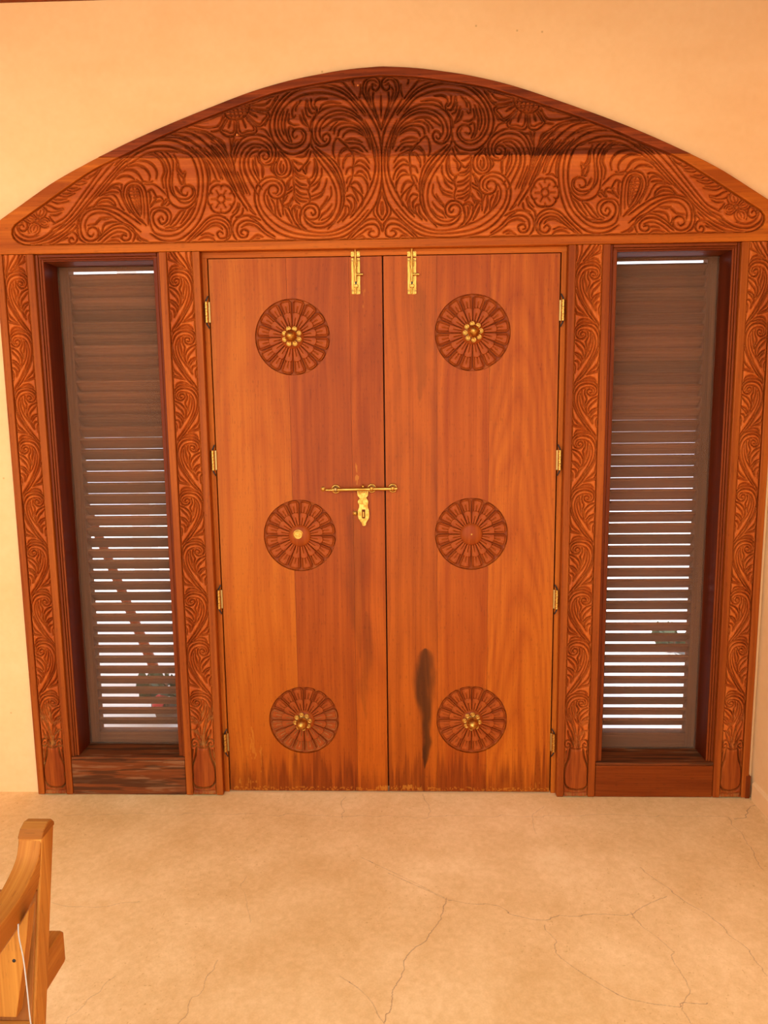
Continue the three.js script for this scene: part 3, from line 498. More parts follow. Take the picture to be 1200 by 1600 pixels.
  seed('carved_scroll', 222, 392, 85, 450, 400, 790, 930, 715, 1160, 300); seed('carved_scroll', 562, 585, 812, 500, 700, 130, 650, 700); for (const p of [[445, 230, 400, 170], [455, 300], [460, 385], [460, 455], [570, 230, 590, 120], [600, 380, 640, 320], [630, 460, 690, 380], [670, 540, 715, 440], [690, 590, 750, 500], [510, 90, 480, 130], [365, 310], [350, 450]]) seed('carved_leaf', ...p);
  for (const p of [[1000, 150, 1050, 160], [1000, 240, 1040, 250], [960, 345, 1000, 380], [935, 450, 980, 460], [900, 500, 910, 570], [860, 580, 830, 620], [190, 500, 220, 560], [265, 540], [345, 620, 380, 660], [420, 590, 440, 640], [860, 130], [890, 230]]) seed('carved_leaf', ...p);
  seed('carved_scroll', 1108, 770, 1010, 705); seed('carved_bud', 1165, 540, 1165, 600); seed('carved_leaf', 100, 790, 60, 730);

  // the border of the field is cut deepest
  const rimPts = []; for (let i = 0; i <= 50; i++) { const x = mix(0, -1.31, i / 50); rimPts.push([x, inner(x) - 0.002]); }
  rimPts.push(...endL.slice(1).map(p => [p[0] + 0.002, p[1]])); for (let i = 1; i <= 30; i++) rimPts.push([mix(-1.28, 0, i / 30), 2.1305]);
  F.cut(rimPts, 0.010, 0.009, 0);
  { const o = []; for (let i = 0; i <= 20; i++) { const x = mix(-1.04, 0, i / 20); o.push([x, joint(x)]); } F.cut(o, 0.0026, 0.0022, 0); }   // the open glue line between the two boards
  const inside = new Uint8Array(F.nx * F.ny);
  for (let j = 0; j < F.ny; j++) for (let i = 0; i < F.nx; i++) {
    const x = F.x0 + i * F.c, y = F.y0 + j * F.c;
    inside[j * F.nx + i] = y < outer(x) - 0.012 && y > 2.118 && x >= -1.352 && !(x < -1.30 && y > 2.19 && y > inner(x) + 0.02) ? 1 : 0;
  }
  const height = (i, j, o) => { const x = F.x0 + i * F.c, y = F.y0 + j * F.c, t = Math.min(1, F.D[o] / 0.0085); return -0.0095 + 0.0066 * Math.sqrt(1 - (1 - t) * (1 - t)) + 0.0012 * (fbm(x * 14, y * 14, 77, 0, 0, 2) - 0.5) + 0.0005 * (vnoise(x * 120, y * 120, 78) - 0.5) - F.G[o]; };
  const tone = side => (x, y, o) => {
    const n = 0.94 + 0.12 * fbm(x * 5, y * 5, 88 + side, 0, 0, 3);
    for (const [fx, fy, fr] of side > 0 ? [[371, 210, 0.0045], [559, 134, 0.0028]] : []) { const p = at(fx, fy, -0.006); if (Math.hypot(x - p[0], y - p[1]) < fr * (0.8 + 0.5 * vnoise(x * 700, y * 700, 4))) return [4, 6.5, 9]; }
    return [n, n * 0.99, n * 0.97];
  };
  const left = F.pieces(inside, height, tone(1), 'x', 0.1, 0.4, (x, y) => y > joint(x) ? 1 : 0), right = F.pieces(inside, height, tone(-1), 'x', 0.1, 0.4, (x, y) => y > joint(-x) ? 1 : 0);
  for (const [n, g, , up] of left) part(n, g, up ? M.carveUpper : M.carve, trim);
  for (const [n, g, , up] of right) part(n, mirrored(g, 0.8), up ? M.carveUpper : M.carve, trim);
}

// ---------------------------------------------------------------- the four carved uprights
{
  V(880, 375, 9.412, -0.004);
  const CX = 0.7365, curlPx = [[927.6, 428], [907.6, 522], [923.7, 611.3], [900.8, 693.6], [918.9, 778], [896.6, 859], [912, 938], [893, 1017], [909, 1099]];
  const curlY = curlPx.map(p => at(p[0], p[1], -0.004)[1]), pitch = curlY[0] - curlY[1];
  const CH = 0.0485, F = new Field(-CH, 0.006, CH, 2.098, 0.002);
  const unit = k => { const y0 = curlY[k], s = k % 2 ? -1 : 1, sc = (k < 8 ? (curlY[k] - curlY[k + 1]) : 0.19) / pitch; return p => { const m = view(p); return [clamp(s * (m[0] - CX - 0.0005), -0.046, 0.046), y0 + (m[1] - curlY[0]) * sc]; }; };
  const W = { l: [0.0052, 0.0092, 0], v: [0.0088, 0.0115, 1], b: [0.0068, 0.0125, 0] };
  const U = [
    ['b', 545, 1330, 530, 1250, 430, 1100, 330, 960, 250, 820, 215, 700, 205, 600, 225, 510, 290, 410, 380, 370, 470, 375, 540, 430, 550, 500, 510, 560, 450, 570, 405, 530, 410, 480, 450, 465, 480, 500, 460, 530, 435, 515],
    ['l', 520, 1240, 420, 1070, 340, 930, 280, 790, 255, 680, 260, 580, 300, 485, 360, 442, 420, 430, 490, 440, 515, 490, 490, 540],
    ['b', 480, 1215, 390, 1110, 300, 960, 230, 830, 190, 720, 178, 620, 185, 520, 220, 420, 290, 345, 400, 325, 500, 340, 560, 400, 575, 470],
    ['v', 300, 342, 370, 290, 440, 270, 510, 290, 545, 340], ['l', 330, 332, 420, 312, 500, 330, 550, 380],
    ['v', 330, 480, 325, 570, 345, 670, 345, 760], ['b', 380, 450, 365, 540, 395, 620, 372, 720, 390, 830, 430, 930, 480, 1040], ['l', 300, 530, 290, 620, 310, 740, 350, 830, 420, 930],
    ['v', 555, 630, 500, 690, 440, 760, 420, 830], ['b', 565, 582, 480, 620, 410, 700, 388, 790, 400, 870, 460, 990], ['v', 550, 800, 490, 850, 462, 890, 445, 920], ['b', 555, 780, 480, 812, 432, 880, 450, 965], ['v', 550, 905, 500, 922, 475, 980, 490, 1040], ['l', 555, 950, 530, 1005, 540, 1100],
    ['v', 175, 860, 200, 960, 260, 1030, 330, 1090], ['b', 165, 1000, 200, 1062, 270, 1090, 345, 1112], ['v', 165, 1090, 220, 1085, 300, 1105, 360, 1125]];
  for (let k = 0; k < 9; k++) {
    const T = unit(k);
    for (const [w, ...a] of U) { if (k === 8 && w !== 'v' && a[1] > 1080) { F.cut(pairs(a).slice(Math.min(3, pairs(a).length - 3)).map(T), ...W[w]); continue; } if (k === 8 && a[1] > 850) continue; F.cut(pairs(a).map(T), ...W[w]); }
    F.seed('carved_scroll', pairs([450, 500, 215, 650, 280, 860, 400, 350]).map(T)); F.seed('carved_leaf', pairs([440, 300, 500, 310]).map(T));
    if (k < 8) { F.seed('carved_leaf', pairs([470, 680, 500, 720]).map(T)); F.seed('carved_leaf', pairs([500, 860, 520, 930]).map(T)); F.seed('carved_leaf', pairs([250, 1000, 220, 1040]).map(T)); }
  }
  const T0 = unit(0), C0 = (w, ...a) => F.cut(pairs(a).map(T0), ...W[w]);
  C0('l', 210, 70, 215, 170, 200, 300); C0('l', 290, 70, 270, 200, 210, 350); C0('b', 410, 70, 330, 180, 260, 290, 215, 390); C0('v', 530, 70, 440, 190, 370, 260); C0('l', 480, 70, 400, 190, 300, 310); C0('v', 570, 165, 510, 190, 470, 212); C0('l', 560, 80, 540, 160, 450, 222, 350, 300);
  F.seed('carved_leaf', pairs([240, 150, 300, 180]).map(T0)); F.seed('carved_leaf', pairs([500, 120]).map(T0));
  // vase at the foot
  V(860, 1060, 8.421, -0.004);
  const TV = p => { const m = view(p); return [clamp(m[0] - 0.7365, -0.046, 0.046), m[1]]; }, CV = (w, ...a) => F.cut(pairs(a).map(TV), ...W[w]);
  const mx = a => a.map((q, i) => i % 2 ? q : 345 - (q - 345));
  for (const mm of [a => a, mx]) {
    CV('l', ...mm([345, 932, 300, 925, 262, 910])); CV('b', ...mm([262, 915, 255, 950, 240, 1050, 190, 1180, 178, 1300, 195, 1400, 250, 1452, 345, 1470]));
    CV('b', ...mm([310, 905, 280, 830, 225, 815, 190, 855, 200, 905, 240, 908, 262, 880, 240, 855, 222, 878])); CV('l', ...mm([212, 950, 195, 1060, 172, 1160]));
    CV('v', ...mm([230, 690, 250, 770, 300, 840])); CV('l', ...mm([320, 905, 312, 840, 300, 760, 270, 680]));
  }
  CV('l', 345, 915, 350, 800, 330, 680, 300, 560, 270, 480); CV('v', 500, 505, 440, 540, 390, 600); CV('v', 500, 580, 430, 610, 390, 660); CV('v', 500, 690, 450, 700, 400, 760); CV('l', 505, 540, 430, 575, 380, 640, 370, 740, 360, 900); CV('v', 320, 320, 315, 400, 330, 480); CV('b', 240, 400, 260, 520, 300, 640, 330, 760, 340, 900); CV('l', 200, 480, 230, 600, 290, 740);
  F.seed('vase', pairs([345, 1000, 345, 1300, 240, 1300]).map(TV), 'plain vase carved at the foot of the upright'); F.seed('carved_scroll', pairs([228, 880, 205, 830]).map(TV)); F.seed('carved_scroll', pairs([462, 880, 490, 830]).map(TV));
  for (const s of [-1, 1]) F.cut([[s * 0.047, 0.01], [s * 0.047, 0.5], [s * 0.047, 1], [s * 0.047, 1.5], [s * 0.047, 2.097]], 0.006, 0.006, 0);
  F.seed('carved_foot', [[0, 0.012]]);
  F.cut([[-0.044, 0.02], [0, 0.018], [0.044, 0.02]], 0.003, 0.002, 0);
  const inside = new Uint8Array(F.nx * F.ny).fill(1);
  const height = (i, j, o) => { const x = F.x0 + i * F.c, y = F.y0 + j * F.c, t = Math.min(1, F.D[o] / 0.0085); return -0.0075 + 0.0058 * Math.sqrt(1 - (1 - t) * (1 - t)) + 0.001 * (fbm(x * 14, y * 14, 177, 0, 0, 2) - 0.5) - F.G[o]; };
  // pale cement dust caught in the cuts of the lowest part
  const tone = dusty => (x, y, o) => {
    const n = 0.9 + 0.12 * fbm(x * 6, y * 3, 188, 0, 0, 3);
    const dz = dusty * sstep(0.42, 0.18, y + 0.25 * (fbm(x * 18, y * 18, 191, 0, 0, 3) - 0.5)) * (F.G[o] > 0.0016 ? 1 : 0) * sstep(0.28, 0.5, fbm(x * 60, y * 60, 199, 0, 0, 3));
    const ft = sstep(0.03, 0.012, y + 0.03 * (fbm(x * 40, y * 40, 203, 0, 0, 3) - 0.5)) * sstep(0.45, 0.62, vnoise(x * 160, y * 160, 207));
    const d = Math.max(dz * 1.0, ft * 0.75);
    // the foot of the post is darker, in streaks along its grain
    const hh = 0.08 + 0.34 * fbm(x * 70, y * 2.5, 211, 0, 0, 3), st = sstep(0, 0.05, hh - y) * (0.5 + 0.5 * fbm(x * 160, y * 12, 213, 0, 0, 2)), k = n * (1 - 0.55 * st);
    return [k * (1 + 0.1 * d), k * (1 - 0.12 * st) * (1 + 1.1 * d), k * (1 - 0.2 * st) * (1 + 2.6 * d)];
  };
  const dustyP = F.pieces(inside, height, tone(1), 'y', 0.2, 0.1), cleanP = F.pieces(inside, height, tone(0.25), 'y', 0.6, 0.5);
  const lab = ['outer left carved upright beside the open wall', 'carved upright between the left shutter and the doors', 'carved upright between the doors and the right shutter', 'outer right carved upright by the side wall corner'];
  [[-1.3425, 1, 0.1425], [-0.7365, -1, 0.149], [0.7365, 1, 0.149], [1.338, -1, 0.137]].forEach(([cx, s, w], q) => {
    const t = setting('trim_' + (3 + q), [cx, 0, 0]); tag(t, lab[q], 'carved post', null, 'structure');
    const pc = q < 2 ? dustyP : cleanP;
    for (const [n, g, lb] of pc) { const m = part(n, s > 0 ? g : mirrored(g), M.carve, t, lb); if (w !== 0.149) m.scale.x = (w / 2 - 0.026) / 0.0485; }
    const cw = w === 0.149 ? 0.0475 : w / 2 - 0.027;
    part('edge_strip', wood(box(-w / 2, -cw, 0.003, 2.0995, -0.055, 0, 0.0035), 'y'), M.strip, t); part('edge_strip', wood(box(cw, w / 2, 0.003, 2.0995, -0.055, 0, 0.0035), 'y'), M.strip, t);
    part('post_core', wood(box(-w / 2 + 0.002, w / 2 - 0.002, 0.001, 2.0995, -0.13, -0.030, 0), 'y'), M.jamb, t);
    if (q === 3) part('plinth_block', wood(box(w / 2 - 0.012, w / 2 + 0.006, 0.001, 0.094, -0.06, 0.002, 0.002), 'y'), M.jamb, t);
  });
}

// ---------------------------------------------------------------- the two door leaves
const ZD = -0.035;
const DOORX = 0.6395, DTOP = 2.0765;
const doorTex = texture(2048, 2048, (tx, ty) => {
  const x = tx * 1.29 - 0.645, y = ty * 2.09;
  const lim = [-0.355, -0.125, 0, 0.195, 0.388, 9]; let k = 0; while (x > lim[k]) k++;
  const A = [[200, 116, 56], [188, 98, 48], [198, 106, 48], [192, 103, 47], [198, 108, 50], [203, 115, 54]][k], B = [[172, 86, 34], [152, 72, 32], [156, 74, 30], [148, 72, 30], [164, 78, 32], [166, 80, 34]][k];
  const s0 = 900 + k * 40;
  const wob = (fbm(x * 5, y * 1.3, s0 + 1, 0, 0, 3) - 0.5) * 0.05, u = x + wob;
  let s = fbm(u * 46, y * 1.1, s0, 0, 0, 4) * 0.6 + fbm(u * 240, y * 4, s0 + 7, 0, 0, 2) * 0.32 + 0.04;
  // flame figure of the wide flat-sawn boards
  const xc = [-0.49, -0.2, -0.06, 0.1, 0.29, 0.5][k], q = (x - xc) * (k === 5 ? 1.05 : 0.8), fl = (k === 5 ? 1 : -1) * (y + 7 * q * q * 6) + (fbm(x * 7, y * 1.6, s0 + 9, 0, 0, 3) - 0.5) * 0.55;
  const rg = Math.abs((((fl * (k === 5 ? 4.2 : 2.6)) % 1) + 1) % 1 - 0.5) * 2, amp = k === 0 ? 0.14 : k === 5 ? 0.26 : k === 2 ? 0.16 : 0.12;
  s += (Math.pow(rg, 0.7) - 0.55) * amp;
  s += (fbm(x * 2.4, y * 0.9, s0 + 21, 0, 0, 2) - 0.5) * 0.55;
  s = clamp((s - 0.5) * 1.75 + 0.5, 0, 1);
  let r = mix(B[0], A[0], s), g = mix(B[1], A[1], s), b = mix(B[2], A[2], s);
  // short dark pores
  const po = vnoise(u * 700, y * 60, s0 + 3); if (po > 0.84) { const f = 0.9; r *= f; g *= f; b *= f; }
  // dark heartwood streak low on the right leaf, smaller one high up beside the lock stile
  const n1 = fbm(x * 16, y * 7, 977, 0, 0, 3) - 0.5;
  const streak = (cx, w, y0, y1, ym) => { const t = y > ym ? (y1 - y) / (y1 - ym) : (y - y0) / (ym - y0); if (t <= 0) return 0; const d = Math.abs(x - cx + n1 * 0.05) / (w * Math.pow(t, y > ym ? 0.35 : 0.8) + 1e-4); return sstep(1.5, 0.3, d); };
  const dk = Math.max(streak(0.148, 0.036, 0.10, 0.60, 0.46) * (0.5 + 0.22 * fbm(x * 60, y * 6, 983, 0, 0, 3)), streak(0.132, 0.03, 1.55, 1.99, 1.8) * 0.14, streak(-0.12, 0.04, 0.55, 1.15, 0.9) * 0.12, streak(-0.085, 0.02, 0.30, 0.75, 0.5) * 0.14);
  r *= 1 - dk * 0.75; g *= 1 - dk * 0.72; b *= 1 - dk * 0.6;
  // darker towards the bottom, in uneven streaks that follow the grain
  const hh = 0.02 + 0.5 * fbm(x * 22, y * 2.2, s0 + 41, 0, 0, 4) * fbm(x * 130, y * 3, s0 + 45, 0, 0, 2), st = sstep(-0.02, 0.09, hh - y) * (0.3 + 0.7 * fbm(x * 110, y * 6, s0 + 43, 0, 0, 3));
  r *= 1 - st * 0.3; g *= 1 - st * 0.38; b *= 1 - st * 0.5;
  // fine pale scuffs and old paint marks
  const scuff = (cx, cy, w, h, th, a) => { const e = Math.hypot((x - cx) / w, (y - cy) / h); if (e > 1) return 0; return vnoise(x * 260, y * 70, 991) * 0.5 + fbm(x * 50, y * 12, 993, 0, 0, 2) * 0.5 > th + 0.25 * e ? a : 0; };
  const pale = Math.max(scuff(-0.108, 1.288, 0.008, 0.045, 0.38, 0.5), scuff(-0.548, 0.21, 0.012, 0.07, 0.42, 0.3), scuff(-0.515, 0.16, 0.012, 0.085, 0.44, 0.28), scuff(-0.535, 0.165, 0.03, 0.03, 0.5, 0.3),
    scuff(-0.56, 0.04, 0.09, 0.035, 0.5, 0.34), scuff(0.09, 0.022, 0.09, 0.012, 0.4, 0.5), scuff(-0.02, 0.02, 0.03, 0.012, 0.4, 0.45), scuff(0.6, 0.03, 0.04, 0.03, 0.5, 0.3), scuff(-0.09, 0.5, 0.05, 0.006, 0.5, 0.35), scuff(-0.07, 1.95, 0.03, 0.3, 0.66, 0.25),
    y < 0.018 + 0.01 * vnoise(x * 60, 0.5, 995) && vnoise(x * 200, y * 200, 997) > 0.62 ? 0.4 : 0);
  r = mix(r, 226, pale); g = mix(g, 170, pale); b = mix(b, 130, pale);
  return [r, g, b];
});
doorTex.wrapS = doorTex.wrapT = THREE.ClampToEdgeWrapping;
M.door = woodMat(doorTex, { color: new THREE.Color().setRGB(0.83, 0.65, 0.13), roughness: 0.42, specularIntensity: 0.25 });
const ROS = { L: [[457, 527], [468.5, 837], [475, 1125.5]], Rr: [[738.5, 520], [736.5, 834.5], [737, 1125]] };
const RR = 0.139;
const rosettes = { L: ROS.L.map(p => at(p[0], p[1], ZD)), R: ROS.Rr.map(p => at(p[0], p[1], ZD)) };

// petals are lifted leaves with a hollow line following their edge and a vein
function petalGeo(r0, r1, halfA, h, hollow, dust = 0) {
  const nu = 34, nv = 28, p = [], uv = [], t = [], col = [];
  for (let i = 0; i <= nu; i++) for (let j = 0; j <= nv; j++) {
    const f = j / nv * 2 - 1, edge = r1 - 0.18 * (r1 - r0) * Math.pow(Math.abs(f), 4.5) - 0.03 * (r1 - r0) * f * f, r = r0 + (edge - r0) * (i / nu), a = f * halfA;
    const de = Math.min(r * (1 - Math.abs(f)) * halfA, (edge - r) * 1.05), lat = r * a;
    let z = h * Math.min(1, Math.sqrt(Math.max(0, 1 - Math.pow(1 - Math.min(1, de / 0.0032), 2))));
    const full = z;
    if (hollow) { const g = Math.abs(de - 0.0064); if (g < 0.0023 && r > r0 + 0.004) z -= 0.0066 * (1 - Math.pow(g / 0.0023, 1.5)); }
    const vl = (r - r0) / (r1 - r0), vw = 0.0022; if (Math.abs(lat) < vw && vl > 0.05 && vl < (hollow ? 0.62 : 0.66)) z -= 0.0062 * (1 - Math.pow(Math.abs(lat) / vw, 1.5)) * Math.min(1, (0.66 - vl) * 8);
    const du = dust ? Math.min(1, Math.max(0, (full - z) * 420 + (z < 0.001 ? 0.5 : 0)) * (0.25 + 1.1 * fbm(r * 300 + dust * 9, f * 9, 1400, 0, 0, 3))) : 0; col.push(1 + 0.35 * du, 1 + 1.5 * du, 1 + 4 * du);
    p.push(r * Math.sin(a), r * Math.cos(a), Math.max(z, -0.0015)); uv.push(r * Math.sin(a) / 0.6, r * Math.cos(a) / 2.4);
  }
  for (let i = 0; i < nu; i++) for (let j = 0; j < nv; j++) { const a = i * (nv + 1) + j, b = a + 1, c = a + nv + 1, d = c + 1; t.push(a, b, d, a, d, c); }
  for (let k = 0; k < t.length; k += 3) { const q = t[k + 1]; t[k + 1] = t[k + 2]; t[k + 2] = q; }
  const g = new THREE.BufferGeometry(); g.setAttribute('position', new THREE.Float32BufferAttribute(p, 3)); g.setAttribute('uv', new THREE.Float32BufferAttribute(uv, 2)); g.setAttribute('color', new THREE.Float32BufferAttribute(col, 3)); g.setIndex(t); g.computeVertexNormals();
  const n = g.attributes.normal; let s = 0; for (let i = 0; i < n.count; i++) s += n.getZ(i); if (s < 0) { for (let k = 0; k < t.length; k += 3) { const q = t[k + 1]; t[k + 1] = t[k + 2]; t[k + 2] = q; } g.setIndex(t); g.computeVertexNormals(); }
  return g;
}
const outerPetal = petalGeo(0.078, 0.1362, 0.185, 0.0078, true), innerPetal = petalGeo(0.040, 0.0905, 0.184, 0.0066, false);
const outerDusty = [1, 2, 3].map(k => petalGeo(0.078, 0.1362, 0.185, 0.0078, true, k)), innerDusty = [1, 2, 3].map(k => petalGeo(0.040, 0.0905, 0.184, 0.0066, false, k));
const lathe = (pts, n = 48) => new THREE.LatheGeometry(pts.map(p => new THREE.Vector2(...p)), n).rotateX(Math.PI / 2);      // axis along +z
const discGeo = wood(lathe([[RR + 0.0005, 0.0125], [RR + 0.0002, 0.003], [RR - 0.003, 0.0005], [0.12, 0], [0.088, 0.0], [0.084, 0.0035], [0.04, 0.004], [0, 0.004]].reverse(), 96), 'y', 0.1, 0.1);
const bossGeo = wood(lathe([[0, 0.0175], [0.012, 0.0172], [0.024, 0.0155], [0.034, 0.012], [0.040, 0.0075], [0.0425, 0.003], [0.043, 0]], 48).translate(0, 0, 0.003), 'y', 0.3, 0.2);
M.rosette = woodMat(TX.carve, { color: new THREE.Color().setRGB(0.74, 0.6, 0.3), roughness: 0.45 });
M.rosetteDusty = woodMat(TX.carve, { color: tint(0.66, 0.52, 0.27), roughness: 0.5, vertexColors: true });
const knobPetal = lathe([[0, 0.0022], [0.0028, 0.0026], [0.0034, 0.0014], [0.0056, 0.0014], [0.0064, 0.003], [0.0082, 0.0036], [0.0096, 0.0024], [0.0099, 0]], 24);
const budGeo = (() => {
  const g = lathe([[0, 0.052], [0.004, 0.0515], [0.009, 0.049], [0.014, 0.045], [0.0192, 0.037], [0.0222, 0.027], [0.0225, 0.018], [0.020, 0.009], [0.017, 0.004], [0.0165, 0]].reverse().map(p => p), 64), p = g.attributes.position;
  for (let i = 0; i < p.count; i++) { const x = p.getX(i), y = p.getY(i), a = Math.atan2(y, x), f = 1 + 0.055 * Math.cos(a * 16) * sstep(0.052, 0.03, p.getZ(i)); p.setX(i, x * f); p.setY(i, y * f); }
  g.computeVertexNormals(); return g;
})();
function rosette(door, c, kind, dusty, turn) {
  const r = sub('rosette', door, [c[0], c[1], ZD]);
  r.userData.label = 'carved double flower medallion' + (dusty ? ' with pale dust in its cuts' : '');
  const m = M.rosette, low = k => dusty && Math.cos((k + 0.5) * Math.PI / 8) < 0.55;
  part('recess', discGeo, m, r).position.z = -0.0125;
  for (let k = 0; k < 16; k++) { const q = part('petal', low(k) ? outerDusty[k % 3] : outerPetal, dusty ? M.rosetteDusty : m, r); q.position.z = -0.0105; q.rotation.z = (k + 0.5) * Math.PI / 8; }
  for (let k = 0; k < 16; k++) { const q = part('petal', low(k) ? innerDusty[k % 3] : innerPetal, dusty ? M.rosetteDusty : m, r); q.position.z = -0.0042; q.rotation.z = (k + 0.5) * Math.PI / 8; }
  part('boss', bossGeo, m, r).position.z = -0.004;
  if (kind === 'knob') {
    const kn = sub('knob', door, [c[0] + (dusty ? -0.003 : 0), c[1] + 0.002, ZD + 0.0165]); kn.userData.label = 'brass flower knob with a ribbed bud';
    for (let k = 0; k < 8; k++) { const q = part('knob_petal', knobPetal, M.brass, kn); const a = k * Math.PI / 4 + turn; q.position.set(0.0285 * Math.cos(a), 0.0285 * Math.sin(a), 0.0005); }
    part('plate', lathe([[0, 0.001], [0.021, 0.001], [0.0225, 0], [0.0225, -0.003]], 32), M.brassOld, kn); part('bud', budGeo, M.brass, kn);
  } else if (kind === 'button') {
    const kn = sub('knob', door, [c[0] - 0.004, c[1] + 0.006, ZD + 0.0130]); kn.userData.label = 'plain round brass disc with rings';
    part('disc', lathe([[0, 0.005], [0.010, 0.0048], [0.0125, 0.0035], [0.0135, 0.0048], [0.0155, 0.0048], [0.0165, 0.0025], [0.019, 0.0025], [0.0205, 0.0012], [0.021, -0.003]], 40), M.brass, kn);
  } else {
    const sc = part('screw', lathe([[0, 0.0035], [0.003, 0.003], [0.0045, 0.0015], [0.005, -0.002]], 20), M.brass, door, 'small bare screw left where a knob is missing'); sc.position.set(c[0], c[1] + 0.001, ZD + 0.0135);
  }
}
const ev = new Evaluator(); ev.attributes = ['position', 'normal'];
function plank(x0, x1, holes) {
  let b = new Brush(new THREE.BoxGeometry(x1 - x0, DTOP - 0.006, 0.04).translate((x0 + x1) / 2, (DTOP + 0.006) / 2, ZD - 0.02)); b.updateMatrixWorld();
  for (const h of holes) { if (h[0] + RR < x0 || h[0] - RR > x1) continue; const c = new Brush(new THREE.CylinderGeometry(RR, RR, 0.06, 96).rotateX(Math.PI / 2).translate(h[0], h[1], ZD + 0.03 - 0.0128)); c.updateMatrixWorld(); b = ev.evaluate(b, c, SUBTRACTION); b.updateMatrixWorld(); }
  const g = b.geometry, p = g.attributes.position, uv = new Float32Array(p.count * 2);
  for (let i = 0; i < p.count; i++) { uv[2 * i] = (p.getX(i) + 0.645) / 1.29; uv[2 * i + 1] = p.getY(i) / 2.09; }
  const o = new THREE.BufferGeometry(); o.setAttribute('position', new THREE.BufferAttribute(p.array.slice(0, p.count * 3), 3)); o.setAttribute('normal', new THREE.BufferAttribute(g.attributes.normal.array.slice(0, p.count * 3), 3)); o.setAttribute('uv', new THREE.BufferAttribute(uv, 2));
  if (g.index) o.setIndex(Array.from(g.index.array).slice(0, g.drawRange.count === Infinity ? g.index.count : g.drawRange.count));
  return o;
}
const doorL = setting('door_1'), doorR = setting('door_2');
tag(doorL, 'wooden door leaf carrying the long horizontal brass latch', 'door', null, 'structure'); tag(doorR, 'wooden door leaf with the dark heartwood streak at its foot', 'door', null, 'structure');
for (const [a, b] of [[-DOORX, -0.3553], [-0.3547, -0.1253], [-0.1247, -0.0045]]) part('plank', plank(a, b, rosettes.L), M.door, doorL);
for (const [a, b] of [[0.001, 0.1947], [0.1953, 0.3877], [0.3883, DOORX]]) part('plank', plank(a, b, rosettes.R), M.door, doorR);
rosette(doorL, rosettes.L[0], 'knob', false, Math.PI / 8); rosette(doorL, rosettes.L[1], 'button', false, 0); rosette(doorL, rosettes.L[2], 'knob', true, 0.12);
rosette(doorR, rosettes.R[0], 'knob', false, 0.1); rosette(doorR, rosettes.R[1], 'screw', false, 0); rosette(doorR, rosettes.R[2], 'knob', false, -0.1);
part('cover_strip', wood(box(-0.0062, -0.0046, 0.006, DTOP, ZD - 0.03, ZD + 0.0012, 0.0006), 'y'), M.frame, doorL);
part('meeting_rebate', wood(box(-0.012, 0.02, 0.006, DTOP, ZD - 0.06, ZD - 0.041, 0), 'y'), M.jamb, doorR);
const flatUV = g => planar(g, 'xy', 0.08);
const cylY = (r, h, n = 24) => new THREE.CylinderGeometry(r, r, h, n), cylX = (r, h, n = 24) => new THREE.CylinderGeometry(r, r, h, n).rotateZ(Math.PI / 2);
const screwGeo = lathe([[0, 0.0012], [0.002, 0.001], [0.0032, 0.0004], [0.0034, -0.001]], 14);
// tower bolts at the head of each leaf
function bolt(door, px, label) {
  const a = at(px, 389.5, ZD), b = at(px + 1.2, 460, ZD), x = (a[0] + b[0]) / 2, y0 = b[1], g = sub('slide_bolt', door, [x, y0, ZD]); g.userData.label = label;
  const P = (n, geo, m = M.brass) => part(n, geo, m, g);
  P('plate', box(-0.0165, 0.0165, 0, 0.1285, 0, 0.0025, 0.0008)); P('keeper', box(-0.0165, 0.0165, 0.1315, 0.1505, 0.004, 0.0068, 0.0008));
  P('rail', box(-0.0162, -0.0075, 0.001, 0.127, 0.002, 0.0052, 0.001)); P('rail', box(0.0078, 0.0162, 0.001, 0.127, 0.002, 0.0052, 0.001));
  P('rod', cylY(0.0048, 0.115).translate(0, 0.1015, 0.0072)); P('rod_end', cylY(0.0036, 0.03).translate(0, 0.016, 0.0055));
  P('guide', box(-0.0072, 0.0072, 0.098, 0.124, 0.004, 0.0088, 0.002)); P('guide', box(-0.0078, 0.0078, 0.024, 0.034, 0.003, 0.0105, 0.002));
  P('handle', cylX(0.0046, 0.024).translate(0.0145, 0.0695, 0.009)); P('slot', box(-0.003, 0.003, 0.036, 0.047, 0.003, 0.0045, 0.0005), M.iron);
  for (const [sx, sy] of [[-0.012, 0.012], [0.012, 0.012], [-0.012, 0.118], [0.012, 0.118]]) { const q = P('screw', screwGeo, M.brassOld); q.position.set(sx, sy, 0.005); }
}
bolt(doorL, 555.3, 'brass tower bolt'); bolt(doorR, 643, 'brass tower bolt');
